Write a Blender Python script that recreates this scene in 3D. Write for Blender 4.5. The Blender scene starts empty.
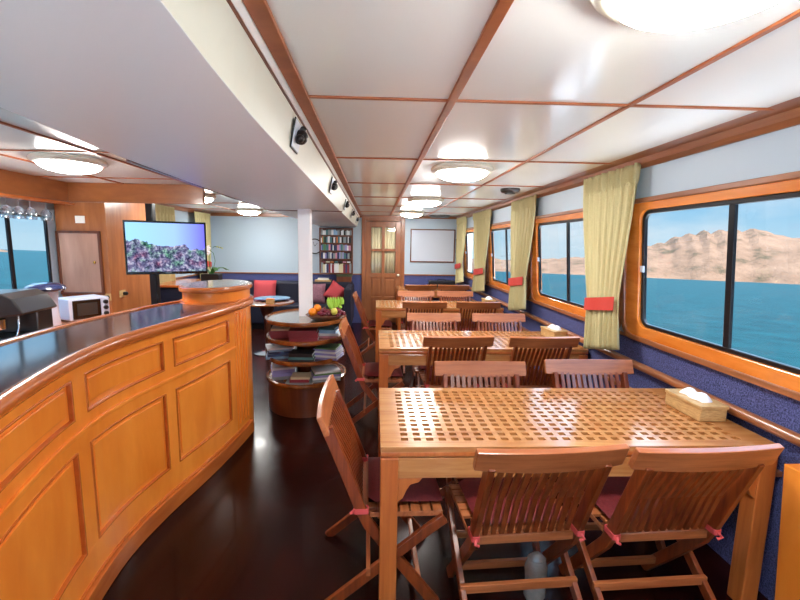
import bpy, bmesh, math, random
from mathutils import Vector, Matrix
R = random.Random(7)
SC = bpy.context.scene
COL = SC.collection

# ---------------------------------------------------------------- camera
cam_d = bpy.data.cameras.new('camera')
cam_d.sensor_width = 36.0
cam_d.lens = 410.0 / 800.0 * 36.0
cam_d.shift_x = 10.0 / 800.0
cam_d.clip_start = 0.02
cam_d.clip_end = 20000
cam = bpy.data.objects.new('camera', cam_d)
COL.objects.link(cam)
m = Matrix(((0.99923964, -0.00939313, -0.03784051), (-0.03622502, 0.13524006, -0.99015043), (0.01441816, 0.99076834, 0.13479696))).to_4x4()
m.translation = Vector((0, 0, 1.55))
cam.matrix_world = m
SC.camera = cam
SC.view_settings.view_transform = 'Standard'
SC.view_settings.look = 'None'
SC.view_settings.gamma = 1
SC.view_settings.exposure = 1.06
LAMP = 44.0
WORLD = 0.5
HIGH_SKY = 7.0
SUN = 12.5
try:
    SC.cycles.max_bounces = 10
    SC.cycles.diffuse_bounces = 6
    SC.cycles.glossy_bounces = 5
    SC.cycles.transparent_max_bounces = 16
    SC.cycles.sample_clamp_indirect = 6.0
    SC.cycles.caustics_reflective = False
    SC.cycles.caustics_refractive = False
except Exception:
    pass

# ---------------------------------------------------------------- materials
def lin(r, g, b):
    f = lambda c: (c / 255 / 12.92) if c / 255 <= 0.04045 else ((c / 255 + 0.055) / 1.055) ** 2.4
    return (f(r), f(g), f(b), 1)

def new_mat(name):
    mt = bpy.data.materials.new(name)
    mt.use_nodes = True
    nt = mt.node_tree
    return mt, nt, nt.nodes['Principled BSDF'], nt.nodes['Material Output']

def plain(name, c, rough=0.5, metal=0.0, coat=0.0, spec=0.5, bump=0.0, bscale=200, var=0.0, trans=0.0):
    mt, nt, b, o = new_mat(name)
    b.inputs['Base Color'].default_value = c
    b.inputs['Roughness'].default_value = rough
    b.inputs['Metallic'].default_value = metal
    b.inputs['Coat Weight'].default_value = coat
    b.inputs['Coat Roughness'].default_value = 0.08
    b.inputs['Specular IOR Level'].default_value = spec
    b.inputs['Transmission Weight'].default_value = trans
    if bump or var:
        tc = nt.nodes.new('ShaderNodeTexCoord')
        n = nt.nodes.new('ShaderNodeTexNoise')
        n.inputs['Scale'].default_value = bscale
        n.inputs['Detail'].default_value = 3
        nt.links.new(tc.outputs['Object'], n.inputs['Vector'])
        if bump:
            bp = nt.nodes.new('ShaderNodeBump')
            bp.inputs['Strength'].default_value = bump
            bp.inputs['Distance'].default_value = 0.004
            nt.links.new(n.outputs['Fac'], bp.inputs['Height'])
            nt.links.new(bp.outputs['Normal'], b.inputs['Normal'])
        if var:
            r = nt.nodes.new('ShaderNodeValToRGB')
            r.color_ramp.elements[0].position = 0.35
            r.color_ramp.elements[1].position = 0.65
            r.color_ramp.elements[0].color = tuple(x * (1 - var) for x in c[:3]) + (1,)
            r.color_ramp.elements[1].color = tuple(min(1, x * (1 + var)) for x in c[:3]) + (1,)
            nt.links.new(n.outputs['Fac'], r.inputs['Fac'])
            nt.links.new(r.outputs['Color'], b.inputs['Base Color'])
    return mt

def wood(name, dark, light, grain=(1, 12, 12), rough=0.3, coat=0.4, scale=3.0, bump=0.05, tint=0.0):
    """varnished timber; the grain runs along the axis whose factor is smallest"""
    mt, nt, b, o = new_mat(name)
    tc = nt.nodes.new('ShaderNodeTexCoord')
    mp = nt.nodes.new('ShaderNodeMapping')
    mp.inputs['Scale'].default_value = grain
    n = nt.nodes.new('ShaderNodeTexNoise')
    n.inputs['Scale'].default_value = scale
    n.inputs['Detail'].default_value = 6
    n.inputs['Roughness'].default_value = 0.6
    n.inputs['Distortion'].default_value = 0.4
    r = nt.nodes.new('ShaderNodeValToRGB')
    r.color_ramp.elements[0].position = 0.3
    r.color_ramp.elements[1].position = 0.7
    r.color_ramp.elements[0].color = dark
    r.color_ramp.elements[1].color = light
    nt.links.new(tc.outputs['Object'], mp.inputs['Vector'])
    nt.links.new(mp.outputs['Vector'], n.inputs['Vector'])
    nt.links.new(n.outputs['Fac'], r.inputs['Fac'])
    last = r.outputs['Color']
    if tint:
        oi = nt.nodes.new('ShaderNodeObjectInfo')
        hs = nt.nodes.new('ShaderNodeHueSaturation')
        mr = nt.nodes.new('ShaderNodeMapRange')
        mr.inputs['To Min'].default_value = 1 - tint
        mr.inputs['To Max'].default_value = 1 + tint
        nt.links.new(oi.outputs['Random'], mr.inputs['Value'])
        nt.links.new(mr.outputs['Result'], hs.inputs['Value'])
        nt.links.new(last, hs.inputs['Color'])
        last = hs.outputs['Color']
    nt.links.new(last, b.inputs['Base Color'])
    b.inputs['Roughness'].default_value = rough
    b.inputs['Coat Weight'].default_value = coat
    b.inputs['Coat Roughness'].default_value = 0.12
    bp = nt.nodes.new('ShaderNodeBump')
    bp.inputs['Strength'].default_value = bump
    bp.inputs['Distance'].default_value = 0.003
    nt.links.new(n.outputs['Fac'], bp.inputs['Height'])
    nt.links.new(bp.outputs['Normal'], b.inputs['Normal'])
    return mt

def emit(name, c, s):
    mt, nt, b, o = new_mat(name)
    e = nt.nodes.new('ShaderNodeEmission')
    e.inputs['Color'].default_value = c
    e.inputs['Strength'].default_value = s
    nt.links.new(e.outputs[0], o.inputs['Surface'])
    return mt

def glass(name, tint=(1, 1, 1, 1), gl=0.03, rough=0.0):
    mt, nt, b, o = new_mat(name)
    t = nt.nodes.new('ShaderNodeBsdfTransparent')
    t.inputs['Color'].default_value = tint
    g = nt.nodes.new('ShaderNodeBsdfGlossy')
    g.inputs['Roughness'].default_value = rough
    lw = nt.nodes.new('ShaderNodeLayerWeight'); lw.inputs['Blend'].default_value = 0.5
    pw = nt.nodes.new('ShaderNodeMath'); pw.operation = 'POWER'; pw.inputs[1].default_value = 5.0
    mu = nt.nodes.new('ShaderNodeMath'); mu.operation = 'MULTIPLY_ADD'; mu.inputs[1].default_value = 0.4; mu.inputs[2].default_value = gl * 0.5
    mx = nt.nodes.new('ShaderNodeMixShader')
    nt.links.new(lw.outputs['Facing'], pw.inputs[0]); nt.links.new(pw.outputs[0], mu.inputs[0])
    nt.links.new(mu.outputs[0], mx.inputs['Fac'])
    nt.links.new(t.outputs[0], mx.inputs[1])
    nt.links.new(g.outputs[0], mx.inputs[2])
    nt.links.new(mx.outputs[0], o.inputs['Surface'])
    return mt

M = {}
M['bar_wood'] = wood('bar_wood', lin(234, 126, 38), lin(252, 154, 60), (3, 3, 1), 0.28, 0.35, 2.0)
M['bar_dark'] = wood('bar_dark', lin(176, 88, 34), lin(204, 112, 48), (3, 1, 6), 0.25, 0.5, 2.0)
M['teak_x'] = wood('teak_x', lin(168, 104, 54), lin(204, 146, 90), (1, 14, 14), 0.22, 0.6, 2.5, tint=0.05)
M['teak_z'] = wood('teak_z', lin(172, 88, 38), lin(200, 114, 54), (14, 14, 1), 0.28, 0.4, 2.5, tint=0.05)
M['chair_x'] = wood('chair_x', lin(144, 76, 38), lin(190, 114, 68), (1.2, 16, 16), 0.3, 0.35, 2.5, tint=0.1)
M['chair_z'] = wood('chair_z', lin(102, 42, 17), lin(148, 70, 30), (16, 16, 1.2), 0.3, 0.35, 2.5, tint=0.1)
M['header'] = wood('header', lin(142, 80, 38), lin(170, 100, 50), (2, 2, 6), 0.4, 0.2, 2.0)
M['trim_y'] = wood('trim_y', lin(128, 74, 42), lin(166, 104, 64), (10, 0.8, 10), 0.28, 0.5, 2.0)
M['trim_x'] = wood('trim_x', lin(128, 74, 42), lin(166, 104, 64), (0.8, 10, 10), 0.28, 0.5, 2.0)
M['strip'] = wood('strip', lin(138, 72, 36), lin(172, 98, 54), (4, 4, 4), 0.5, 0.05, 2.0)
M['win_wood'] = wood('win_wood', lin(206, 112, 34), lin(236, 146, 62), (6, 1, 6), 0.25, 0.6, 2.0)
M['wall_wood'] = wood('wall_wood', lin(148, 84, 42), lin(184, 116, 66), (6, 6, 0.8), 0.3, 0.4, 2.0)
M['pale_wood'] = wood('pale_wood', lin(164, 118, 96), lin(186, 142, 120), (6, 6, 0.8), 0.35, 0.3, 2.0)
M['dark_wood'] = wood('dark_wood', lin(84, 40, 20), lin(122, 64, 34), (6, 6, 1), 0.3, 0.5, 2.0)
M['shelf_wood'] = wood('shelf_wood', lin(104, 54, 24), lin(158, 92, 44), (3, 3, 3), 0.22, 0.6, 3.0)
M['door_wood'] = wood('door_wood', lin(132, 76, 42), lin(164, 100, 58), (8, 8, 0.8), 0.4, 0.15, 2.0)
M['ceiling'] = plain('ceiling', lin(242, 246, 242), 0.15, coat=0.0, spec=0.4)
M['soffit'] = plain('soffit', lin(236, 240, 241), 0.3, coat=0.0)
M['cream'] = plain('cream', lin(206, 206, 192), 0.4)
M['white_wall'] = plain('white_wall', lin(176, 194, 208), 0.45)
M['white'] = plain('white', lin(190, 198, 212), 0.4)
M['black'] = plain('black', lin(18, 18, 20), 0.35)
M['black_gloss'] = plain('black_gloss', lin(14, 14, 18), 0.12, coat=0.5)
M['frame_black'] = plain('frame_black', lin(26, 24, 28), 0.3, metal=0.3)
M['chrome'] = plain('chrome', lin(200, 200, 205), 0.15, metal=1.0)
M['brass'] = plain('brass', lin(200, 160, 80), 0.25, metal=1.0)
M['carpet'] = plain('carpet', lin(80, 86, 134), 0.9, bump=0.6, bscale=170, var=0.6, spec=0.15)
M['navy'] = plain('navy', lin(18, 20, 42), 0.6, bump=0.2, bscale=120)
M['red_cloth'] = plain('red_cloth', lin(186, 66, 72), 0.8, bump=0.2, bscale=150, var=0.1)
M['mauve_cloth'] = plain('mauve_cloth', lin(140, 96, 110), 0.8, bump=0.2, bscale=90, var=0.3)
M['cushion'] = plain('cushion', lin(112, 28, 32), 0.7, bump=0.3, bscale=120, var=0.15)
M['ribbon'] = plain('ribbon', lin(214, 84, 84), 0.5)
M['curtain'] = plain('curtain', lin(186, 176, 130), 0.75, bump=0.15, bscale=180, var=0.08)
M['tie_red'] = plain('tie_red', lin(190, 56, 46), 0.6)
M['granite'] = plain('granite', lin(38, 42, 54), 0.14, coat=0.5, var=0.3, bscale=150)
M['top_grey'] = plain('top_grey', lin(150, 140, 130), 0.16, coat=0.6, var=0.1, bscale=40)
M['wicker'] = wood('wicker', lin(176, 136, 84), lin(214, 178, 122), (8, 8, 40), 0.5, 0.1, 4.0, bump=0.4)
M['paper'] = plain('paper', lin(236, 232, 222), 0.8)
M['tissue'] = plain('tissue', lin(250, 250, 255), 0.9)
M['orange'] = plain('orange', lin(244, 140, 20), 0.4, bump=0.2, bscale=300)
M['grape'] = plain('grape', lin(110, 28, 50), 0.25, coat=0.3)
M['banana'] = plain('banana', lin(160, 206, 72), 0.4)
M['apple'] = plain('apple', lin(206, 200, 90), 0.3)
M['bowl'] = wood('bowl', lin(84, 44, 26), lin(120, 70, 42), (3, 3, 3), 0.35, 0.3, 3.0)
M['leaf'] = plain('leaf', lin(60, 110, 50), 0.45)
M['petal'] = plain('petal', lin(252, 250, 255), 0.5)
M['steel'] = plain('steel', lin(120, 118, 116), 0.3, metal=0.7)
M['dark_steel'] = plain('dark_steel', lin(70, 66, 64), 0.3, metal=0.5)
M['lilac_white'] = plain('lilac_white', lin(206, 208, 226), 0.3)
M['navy_plastic'] = plain('navy_plastic', lin(40, 48, 84), 0.2, coat=0.4)
M['blue_glass'] = plain('blue_glass', lin(70, 140, 190), 0.15, coat=0.5)
M['lamp_on'] = emit('lamp_on', (1.0, 0.975, 0.93, 1), LAMP)
M['lamp_rim'] = plain('lamp_rim', lin(225, 222, 205), 0.3)
M['deck'] = plain('deck', lin(240, 240, 240), 0.7)  # white of the added decks that throw daylight upward
M['column'] = plain('column', lin(238, 240, 246), 0.35)
M['pane'] = glass('pane')
M['thin_glass'] = glass('thin_glass', (0.9, 0.93, 0.96, 1), 0.36, 0.08)
M['door_curtain'] = plain('door_curtain', lin(226, 216, 178), 0.8)
M['olive'] = plain('olive', lin(66, 74, 46), 0.5)
M['hull'] = plain('hull', lin(200, 200, 200), 0.6)

def floor_mat():
    mt, nt, b, o = new_mat('mahogany_planks')
    tc = nt.nodes.new('ShaderNodeTexCoord')
    mp = nt.nodes.new('ShaderNodeMapping')
    mp.inputs['Rotation'].default_value = (0, 0, math.radians(90))
    br = nt.nodes.new('ShaderNodeTexBrick')
    br.inputs['Scale'].default_value = 1.0
    br.inputs['Brick Width'].default_value = 1.3
    br.inputs['Row Height'].default_value = 0.12
    br.inputs['Mortar Size'].default_value = 0.0018
    br.inputs['Color1'].default_value = lin(36, 9, 6)
    br.inputs['Color2'].default_value = lin(52, 15, 9)
    br.inputs['Mortar'].default_value = lin(22, 8, 6)
    n = nt.nodes.new('ShaderNodeTexNoise')
    mp2 = nt.nodes.new('ShaderNodeMapping')
    mp2.inputs['Scale'].default_value = (14, 1, 1)
    n.inputs['Scale'].default_value = 2.5
    n.inputs['Detail'].default_value = 6
    mx = nt.nodes.new('ShaderNodeMix'); mx.data_type = 'RGBA'; mx.blend_type = 'MULTIPLY'
    mx.inputs[0].default_value = 0.7
    L = nt.links.new
    L(tc.outputs['Object'], mp.inputs['Vector']); L(mp.outputs['Vector'], br.inputs['Vector'])
    L(tc.outputs['Object'], mp2.inputs['Vector']); L(mp2.outputs['Vector'], n.inputs['Vector'])
    L(br.outputs['Color'], mx.inputs[6]); L(n.outputs['Color'], mx.inputs[7])
    L(mx.outputs[2], b.inputs['Base Color'])
    b.inputs['Roughness'].default_value = 0.24
    b.inputs['Specular IOR Level'].default_value = 0.2
    b.inputs['Coat Weight'].default_value = 0.06
    b.inputs['Coat Roughness'].default_value = 0.05
    return mt
M['floor'] = floor_mat()

def sea_mat():
    mt, nt, b, o = new_mat('sea_water')
    tc = nt.nodes.new('ShaderNodeTexCoord')
    n = nt.nodes.new('ShaderNodeTexNoise'); n.inputs['Scale'].default_value = 0.35; n.inputs['Detail'].default_value = 8
    n.inputs['Roughness'].default_value = 0.7
    r = nt.nodes.new('ShaderNodeValToRGB')
    r.color_ramp.elements[0].position = 0.35; r.color_ramp.elements[0].color = lin(0, 30, 36)
    r.color_ramp.elements[1].position = 0.7; r.color_ramp.elements[1].color = lin(2, 48, 54)
    nt.links.new(tc.outputs['Object'], n.inputs['Vector']); nt.links.new(n.outputs['Fac'], r.inputs['Fac'])
    nt.links.new(r.outputs['Color'], b.inputs['Base Color'])
    b.inputs['Roughness'].default_value = 0.6
    b.inputs['Specular IOR Level'].default_value = 0.06
    bp = nt.nodes.new('ShaderNodeBump'); bp.inputs['Strength'].default_value = 0.7; bp.inputs['Distance'].default_value = 0.5
    nt.links.new(n.outputs['Fac'], bp.inputs['Height']); nt.links.new(bp.outputs['Normal'], b.inputs['Normal'])
    return mt
M['sea'] = sea_mat()

def hill_mat():
    mt, nt, b, o = new_mat('dry_hill')
    tc = nt.nodes.new('ShaderNodeTexCoord')
    n = nt.nodes.new('ShaderNodeTexNoise'); n.inputs['Scale'].default_value = 0.02; n.inputs['Detail'].default_value = 9
    n.inputs['Roughness'].default_value = 0.65
    r = nt.nodes.new('ShaderNodeValToRGB')
    r.color_ramp.elements[0].position = 0.36; r.color_ramp.elements[0].color = lin(62, 54, 42)
    r.color_ramp.elements[1].position = 0.62; r.color_ramp.elements[1].color = lin(100, 80, 66)
    e = r.color_ramp.elements.new(0.47); e.color = lin(90, 71, 58)
    nt.links.new(tc.outputs['Object'], n.inputs['Vector']); nt.links.new(n.outputs['Fac'], r.inputs['Fac'])
    nt.links.new(r.outputs['Color'], b.inputs['Base Color'])
    b.inputs['Roughness'].default_value = 0.95
    n3 = nt.nodes.new('ShaderNodeTexNoise'); n3.inputs['Scale'].default_value = 0.035; n3.inputs['Detail'].default_value = 8; n3.inputs['Roughness'].default_value = 0.7
    nt.links.new(tc.outputs['Object'], n3.inputs['Vector'])
    bp = nt.nodes.new('ShaderNodeBump'); bp.inputs['Strength'].default_value = 0.8; bp.inputs['Distance'].default_value = 14.0
    nt.links.new(n3.outputs['Fac'], bp.inputs['Height']); nt.links.new(bp.outputs['Normal'], b.inputs['Normal'])
    b.inputs['Specular IOR Level'].default_value = 0.05
    return mt
M['hill'] = hill_mat()

def screen_mat():
    """a coral reef picture shown on the television"""
    mt, nt, b, o = new_mat('reef_picture')
    L = nt.links.new
    tc = nt.nodes.new('ShaderNodeTexCoord')
    sep = nt.nodes.new('ShaderNodeSeparateXYZ'); L(tc.outputs['Object'], sep.inputs[0])
    sky = nt.nodes.new('ShaderNodeValToRGB')
    mr = nt.nodes.new('ShaderNodeMapRange'); mr.inputs['From Min'].default_value = -0.34; mr.inputs['From Max'].default_value = 0.34
    L(sep.outputs['X'], mr.inputs['Value']); L(mr.outputs[0], sky.inputs['Fac'])
    sky.color_ramp.elements[0].color = lin(150, 205, 250); sky.color_ramp.elements[1].color = lin(110, 100, 235)
    e = sky.color_ramp.elements.new(0.6); e.color = lin(150, 185, 250)
    n = nt.nodes.new('ShaderNodeTexNoise'); n.inputs['Scale'].default_value = 26; n.inputs['Detail'].default_value = 8; n.inputs['Roughness'].default_value = 0.75
    L(tc.outputs['Object'], n.inputs['Vector'])
    lum = nt.nodes.new('ShaderNodeValToRGB'); cr = lum.color_ramp
    cr.elements[0].position = 0.38; cr.elements[0].color = lin(34, 36, 62)
    cr.elements[1].position = 0.68; cr.elements[1].color = lin(225, 230, 240)
    e = cr.elements.new(0.5); e.color = lin(112, 112, 146)
    L(n.outputs['Fac'], lum.inputs['Fac'])
    vo = nt.nodes.new('ShaderNodeTexNoise'); vo.inputs['Scale'].default_value = 10; vo.inputs['Detail'].default_value = 3
    mpv = nt.nodes.new('ShaderNodeMapping'); mpv.inputs['Location'].default_value = (3.1, 0, 1.7)
    L(tc.outputs['Object'], mpv.inputs['Vector']); L(mpv.outputs[0], vo.inputs['Vector'])
    hue = nt.nodes.new('ShaderNodeValToRGB'); cr = hue.color_ramp
    cr.elements[0].position = 0.3; cr.elements[0].color = lin(235, 150, 170)
    cr.elements[1].position = 0.72; cr.elements[1].color = lin(150, 255, 170)
    for p, c in ((0.42, (235, 215, 225)), (0.5, (225, 225, 235)), (0.58, (200, 235, 210))):
        e = cr.elements.new(p); e.color = lin(*c)
    L(vo.outputs['Fac'], hue.inputs['Fac'])
    mix = nt.nodes.new('ShaderNodeMix'); mix.data_type = 'RGBA'; mix.blend_type = 'MULTIPLY'; mix.inputs[0].default_value = 1.0
    L(lum.outputs[0], mix.inputs[6]); L(hue.outputs[0], mix.inputs[7])
    # reef silhouette: height falls from left to right
    n2 = nt.nodes.new('ShaderNodeTexNoise'); n2.inputs['Scale'].default_value = 11; n2.inputs['Detail'].default_value = 4
    L(tc.outputs['Object'], n2.inputs['Vector'])
    a = nt.nodes.new('ShaderNodeMath'); a.operation = 'MULTIPLY_ADD'; a.inputs[1].default_value = 0.16; L(n2.outputs['Fac'], a.inputs[0])
    s = nt.nodes.new('ShaderNodeMath'); s.operation = 'MULTIPLY_ADD'; s.inputs[1].default_value = -0.14; s.inputs[2].default_value = -0.055
    L(sep.outputs['X'], s.inputs[0]); L(s.outputs[0], a.inputs[2])
    lt = nt.nodes.new('ShaderNodeMath'); lt.operation = 'LESS_THAN'; L(sep.outputs['Z'], lt.inputs[0]); L(a.outputs[0], lt.inputs[1])
    fin = nt.nodes.new('ShaderNodeMix'); fin.data_type = 'RGBA'
    L(lt.outputs[0], fin.inputs[0]); L(sky.outputs[0], fin.inputs[6]); L(mix.outputs[2], fin.inputs[7])
    e = nt.nodes.new('ShaderNodeEmission'); e.inputs['Strength'].default_value = 0.75
    L(fin.outputs[2], e.inputs['Color']); L(e.outputs[0], o.inputs['Surface'])
    return mt
M['reef'] = screen_mat()

# ---------------------------------------------------------------- world, sun
w = bpy.data.worlds.new('sky'); SC.world = w; w.use_nodes = True
nt = w.node_tree; L = nt.links.new
bg = nt.nodes['Background']; bg.inputs['Strength'].default_value = WORLD
tc = nt.nodes.new('ShaderNodeTexCoord'); sp = nt.nodes.new('ShaderNodeSeparateXYZ'); L(tc.outputs['Generated'], sp.inputs[0])
rp = nt.nodes.new('ShaderNodeValToRGB'); L(sp.outputs['Z'], rp.inputs['Fac'])
rp.color_ramp.elements[0].color = lin(186, 222, 242); rp.color_ramp.elements[1].color = lin(120, 180, 235)
e = rp.color_ramp.elements.new(0.14); e.color = lin(112, 190, 238)
mp = nt.nodes.new('ShaderNodeMapping'); mp.inputs['Scale'].default_value = (1, 1, 3.0); L(tc.outputs['Generated'], mp.inputs['Vector'])
nz = nt.nodes.new('ShaderNodeTexNoise'); nz.inputs['Scale'].default_value = 3.2; nz.inputs['Detail'].default_value = 6; L(mp.outputs[0], nz.inputs['Vector'])
cr = nt.nodes.new('ShaderNodeValToRGB'); cr.color_ramp.elements[0].position = 0.47; cr.color_ramp.elements[1].position = 0.72
cr.color_ramp.elements[0].color = (0, 0, 0, 1); cr.color_ramp.elements[1].color = (0.85, 0.85, 0.85, 1); L(nz.outputs['Fac'], cr.inputs['Fac'])
mx = nt.nodes.new('ShaderNodeMix'); mx.data_type = 'RGBA'; L(cr.outputs[0], mx.inputs[0]); L(rp.outputs[0], mx.inputs[6])
mx.inputs[7].default_value = lin(240, 246, 250); L(mx.outputs[2], bg.inputs['Color'])
# the upper sky, out of view, is boosted several times to light the room
zb = nt.nodes.new('ShaderNodeMapRange'); zb.inputs['From Min'].default_value = 0.16; zb.inputs['From Max'].default_value = 0.5
zb.inputs['To Min'].default_value = WORLD; zb.inputs['To Max'].default_value = WORLD * HIGH_SKY
L(sp.outputs['Z'], zb.inputs['Value']); L(zb.outputs[0], bg.inputs['Strength'])
sd = bpy.data.lights.new('sun', 'SUN'); sd.energy = SUN; sd.angle = 0.01; sd.color = (1, 0.96, 0.9)
sun = bpy.data.objects.new('sun', sd); COL.objects.link(sun)
sun.rotation_euler = Vector((0.14, -0.42, 0.90)).to_track_quat('Z', 'Y').to_euler()

# ---------------------------------------------------------------- mesh helpers
class MB:
    def __init__(s):
        s.v = []; s.f = []
    def add(s, vs, fs):
        n = len(s.v)
        s.v += [tuple(p) for p in vs]
        s.f += [tuple(i + n for i in f) for f in fs]
        return s
    def box(s, x0, x1, y0, y1, z0, z1, X=None):
        vs = [(x, y, z) for x in (x0, x1) for y in (y0, y1) for z in (z0, z1)]
        if X: vs = [X(*p) for p in vs]
        return s.add(vs, [(0, 1, 3, 2), (4, 6, 7, 5), (0, 4, 5, 1), (2, 3, 7, 6), (0, 2, 6, 4), (1, 5, 7, 3)])
    def beam(s, a, b, w, t, side=(1, 0, 0)):
        a = Vector(a); b = Vector(b); d = (b - a).normalized(); u = Vector(side); u = (u - u.dot(d) * d).normalized(); n = d.cross(u)
        vs = []
        for p in (a, b):
            for i, j in ((-1, -1), (1, -1), (1, 1), (-1, 1)):
                vs.append(p + u * i * w / 2 + n * j * t / 2)
        return s.add(vs, [(3, 2, 1, 0), (4, 5, 6, 7), (0, 1, 5, 4), (1, 2, 6, 5), (2, 3, 7, 6), (3, 0, 4, 7)])
    def sweep(s, path, w, t, side=(1, 0, 0)):
        vs = []; fs = []; P = [Vector(p) for p in path]; sd = Vector(side)
        for k, p in enumerate(P):
            d = (P[min(k + 1, len(P) - 1)] - P[max(k - 1, 0)]).normalized(); u = (sd - sd.dot(d) * d).normalized(); n = d.cross(u)
            for i, j in ((-1, -1), (1, -1), (1, 1), (-1, 1)):
                vs.append(p + u * i * w / 2 + n * j * t / 2)
        for k in range(len(P) - 1):
            for i in range(4):
                a = k * 4 + i; b = k * 4 + (i + 1) % 4; fs.append((a, b, b + 4, a + 4))
        fs.append((3, 2, 1, 0)); n = len(vs); fs.append((n - 4, n - 3, n - 2, n - 1))
        return s.add(vs, fs)
    def lathe(s, prof, c=(0, 0, 0), n=32, sx=1, sy=1, cap=True):
        vs = []; fs = []
        for r, z in prof:
            for k in range(n):
                a = 2 * math.pi * k / n
                vs.append((c[0] + r * sx * math.cos(a), c[1] + r * sy * math.sin(a), c[2] + z))
        for i in range(len(prof) - 1):
            for k in range(n):
                fs.append((i * n + k, i * n + (k + 1) % n, (i + 1) * n + (k + 1) % n, (i + 1) * n + k))
        if cap:
            fs.append(tuple(range(n))[::-1]); fs.append(tuple((len(prof) - 1) * n + k for k in range(n)))
        return s.add(vs, fs)
    def oval(s, rx, ry, c, prof, n=48):
        """prof: (inset, z) pairs measured from the oval's edge"""
        vs = []; fs = []
        for q, z in prof:
            for k in range(n):
                a = 2 * math.pi * k / n
                vs.append((c[0] + (rx - q) * math.cos(a), c[1] + (ry - q) * math.sin(a), z))
        for i in range(len(prof) - 1):
            for k in range(n):
                fs.append((i * n + k, i * n + (k + 1) % n, (i + 1) * n + (k + 1) % n, (i + 1) * n + k))
        fs.append(tuple(range(n))[::-1]); fs.append(tuple((len(prof) - 1) * n + k for k in range(n)))
        return s.add(vs, fs)
    def tube(s, path, r, n=10):
        P = [Vector(p) for p in path]; vs = []; fs = []
        rr = r if isinstance(r, (list, tuple)) else [r] * len(P)
        for k, p in enumerate(P):
            d = (P[min(k + 1, len(P) - 1)] - P[max(k - 1, 0)]).normalized()
            u = Vector((0, 0, 1)) if abs(d.z) < 0.9 else Vector((1, 0, 0)); u = (u - u.dot(d) * d).normalized(); q = d.cross(u)
            for i in range(n):
                a = 2 * math.pi * i / n; vs.append(p + (u * math.cos(a) + q * math.sin(a)) * rr[k])
        for k in range(len(P) - 1):
            for i in range(n):
                fs.append((k * n + i, k * n + (i + 1) % n, (k + 1) * n + (i + 1) % n, (k + 1) * n + i))
        fs.append(tuple(range(n))[::-1]); fs.append(tuple((len(P) - 1) * n + i for i in range(n)))
        return s.add(vs, fs)
    def ball(s, c, r, n=12, sz=1.0):
        pr = [(max(1e-4, r * math.sin(math.pi * i / (n // 2 + 2))), -r * sz * math.cos(math.pi * i / (n // 2 + 2))) for i in range(n // 2 + 3)]
        return s.lathe(pr, c, n)
    def prism(s, pts, z0, z1, X=None):
        n = len(pts); vs = [(x, y, z0) for x, y in pts] + [(x, y, z1) for x, y in pts]
        if X: vs = [X(*p) for p in vs]
        fs = [tuple(range(n))[::-1], tuple(range(n, 2 * n))] + [(i, (i + 1) % n, (i + 1) % n + n, i + n) for i in range(n)]
        return s.add(vs, fs)
    def ring(s, outer, inner, z0, z1, X=None):
        n = len(outer)
        vs = [(x, y, z) for z in (z0, z1) for P in (outer, inner) for x, y in P]
        if X: vs = [X(*p) for p in vs]
        fs = []
        for i in range(n):
            j = (i + 1) % n
            fs += [(i, j, n + j, n + i)[::-1], (2 * n + i, 2 * n + j, 3 * n + j, 3 * n + i), (i, j, 2 * n + j, 2 * n + i), (n + i, n + j, 3 * n + j, 3 * n + i)[::-1]]
        return s.add(vs, fs)
    def build(s, name, mat, parent=None, smooth=False, bevel=0, loc=None, rot=None, seg=2):
        me = bpy.data.meshes.new(name)
        me.from_pydata(s.v, [], s.f)
        bm = bmesh.new(); bm.from_mesh(me); bmesh.ops.recalc_face_normals(bm, faces=bm.faces); bm.to_mesh(me); bm.free()
        me.materials.append(M[mat])
        if smooth:
            me.shade_smooth()
            me.set_sharp_from_angle(angle=math.radians(38))
        o = bpy.data.objects.new(name, me); COL.objects.link(o)
        if parent: o.parent = parent
        if loc: o.location = loc
        if rot: o.rotation_euler = rot
        if bevel:
            b = o.modifiers.new('bevel', 'BEVEL'); b.width = bevel; b.segments = seg; b.limit_method = 'ANGLE'; b.angle_limit = math.radians(40)
        return o

def tag(o, label=None, cat=None, group=None, kind=None):
    if label: o['label'] = label
    if cat: o['category'] = cat
    if group: o['group'] = group
    if kind: o['kind'] = kind
    return o

def thing(name, label, cat, loc=(0, 0, 0), rz=0.0, group=None):
    o = bpy.data.objects.new(name, None); COL.objects.link(o); o.empty_display_size = 0.1
    o.location = loc; o.rotation_euler = (0, 0, rz)
    return tag(o, label, cat, group)

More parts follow.
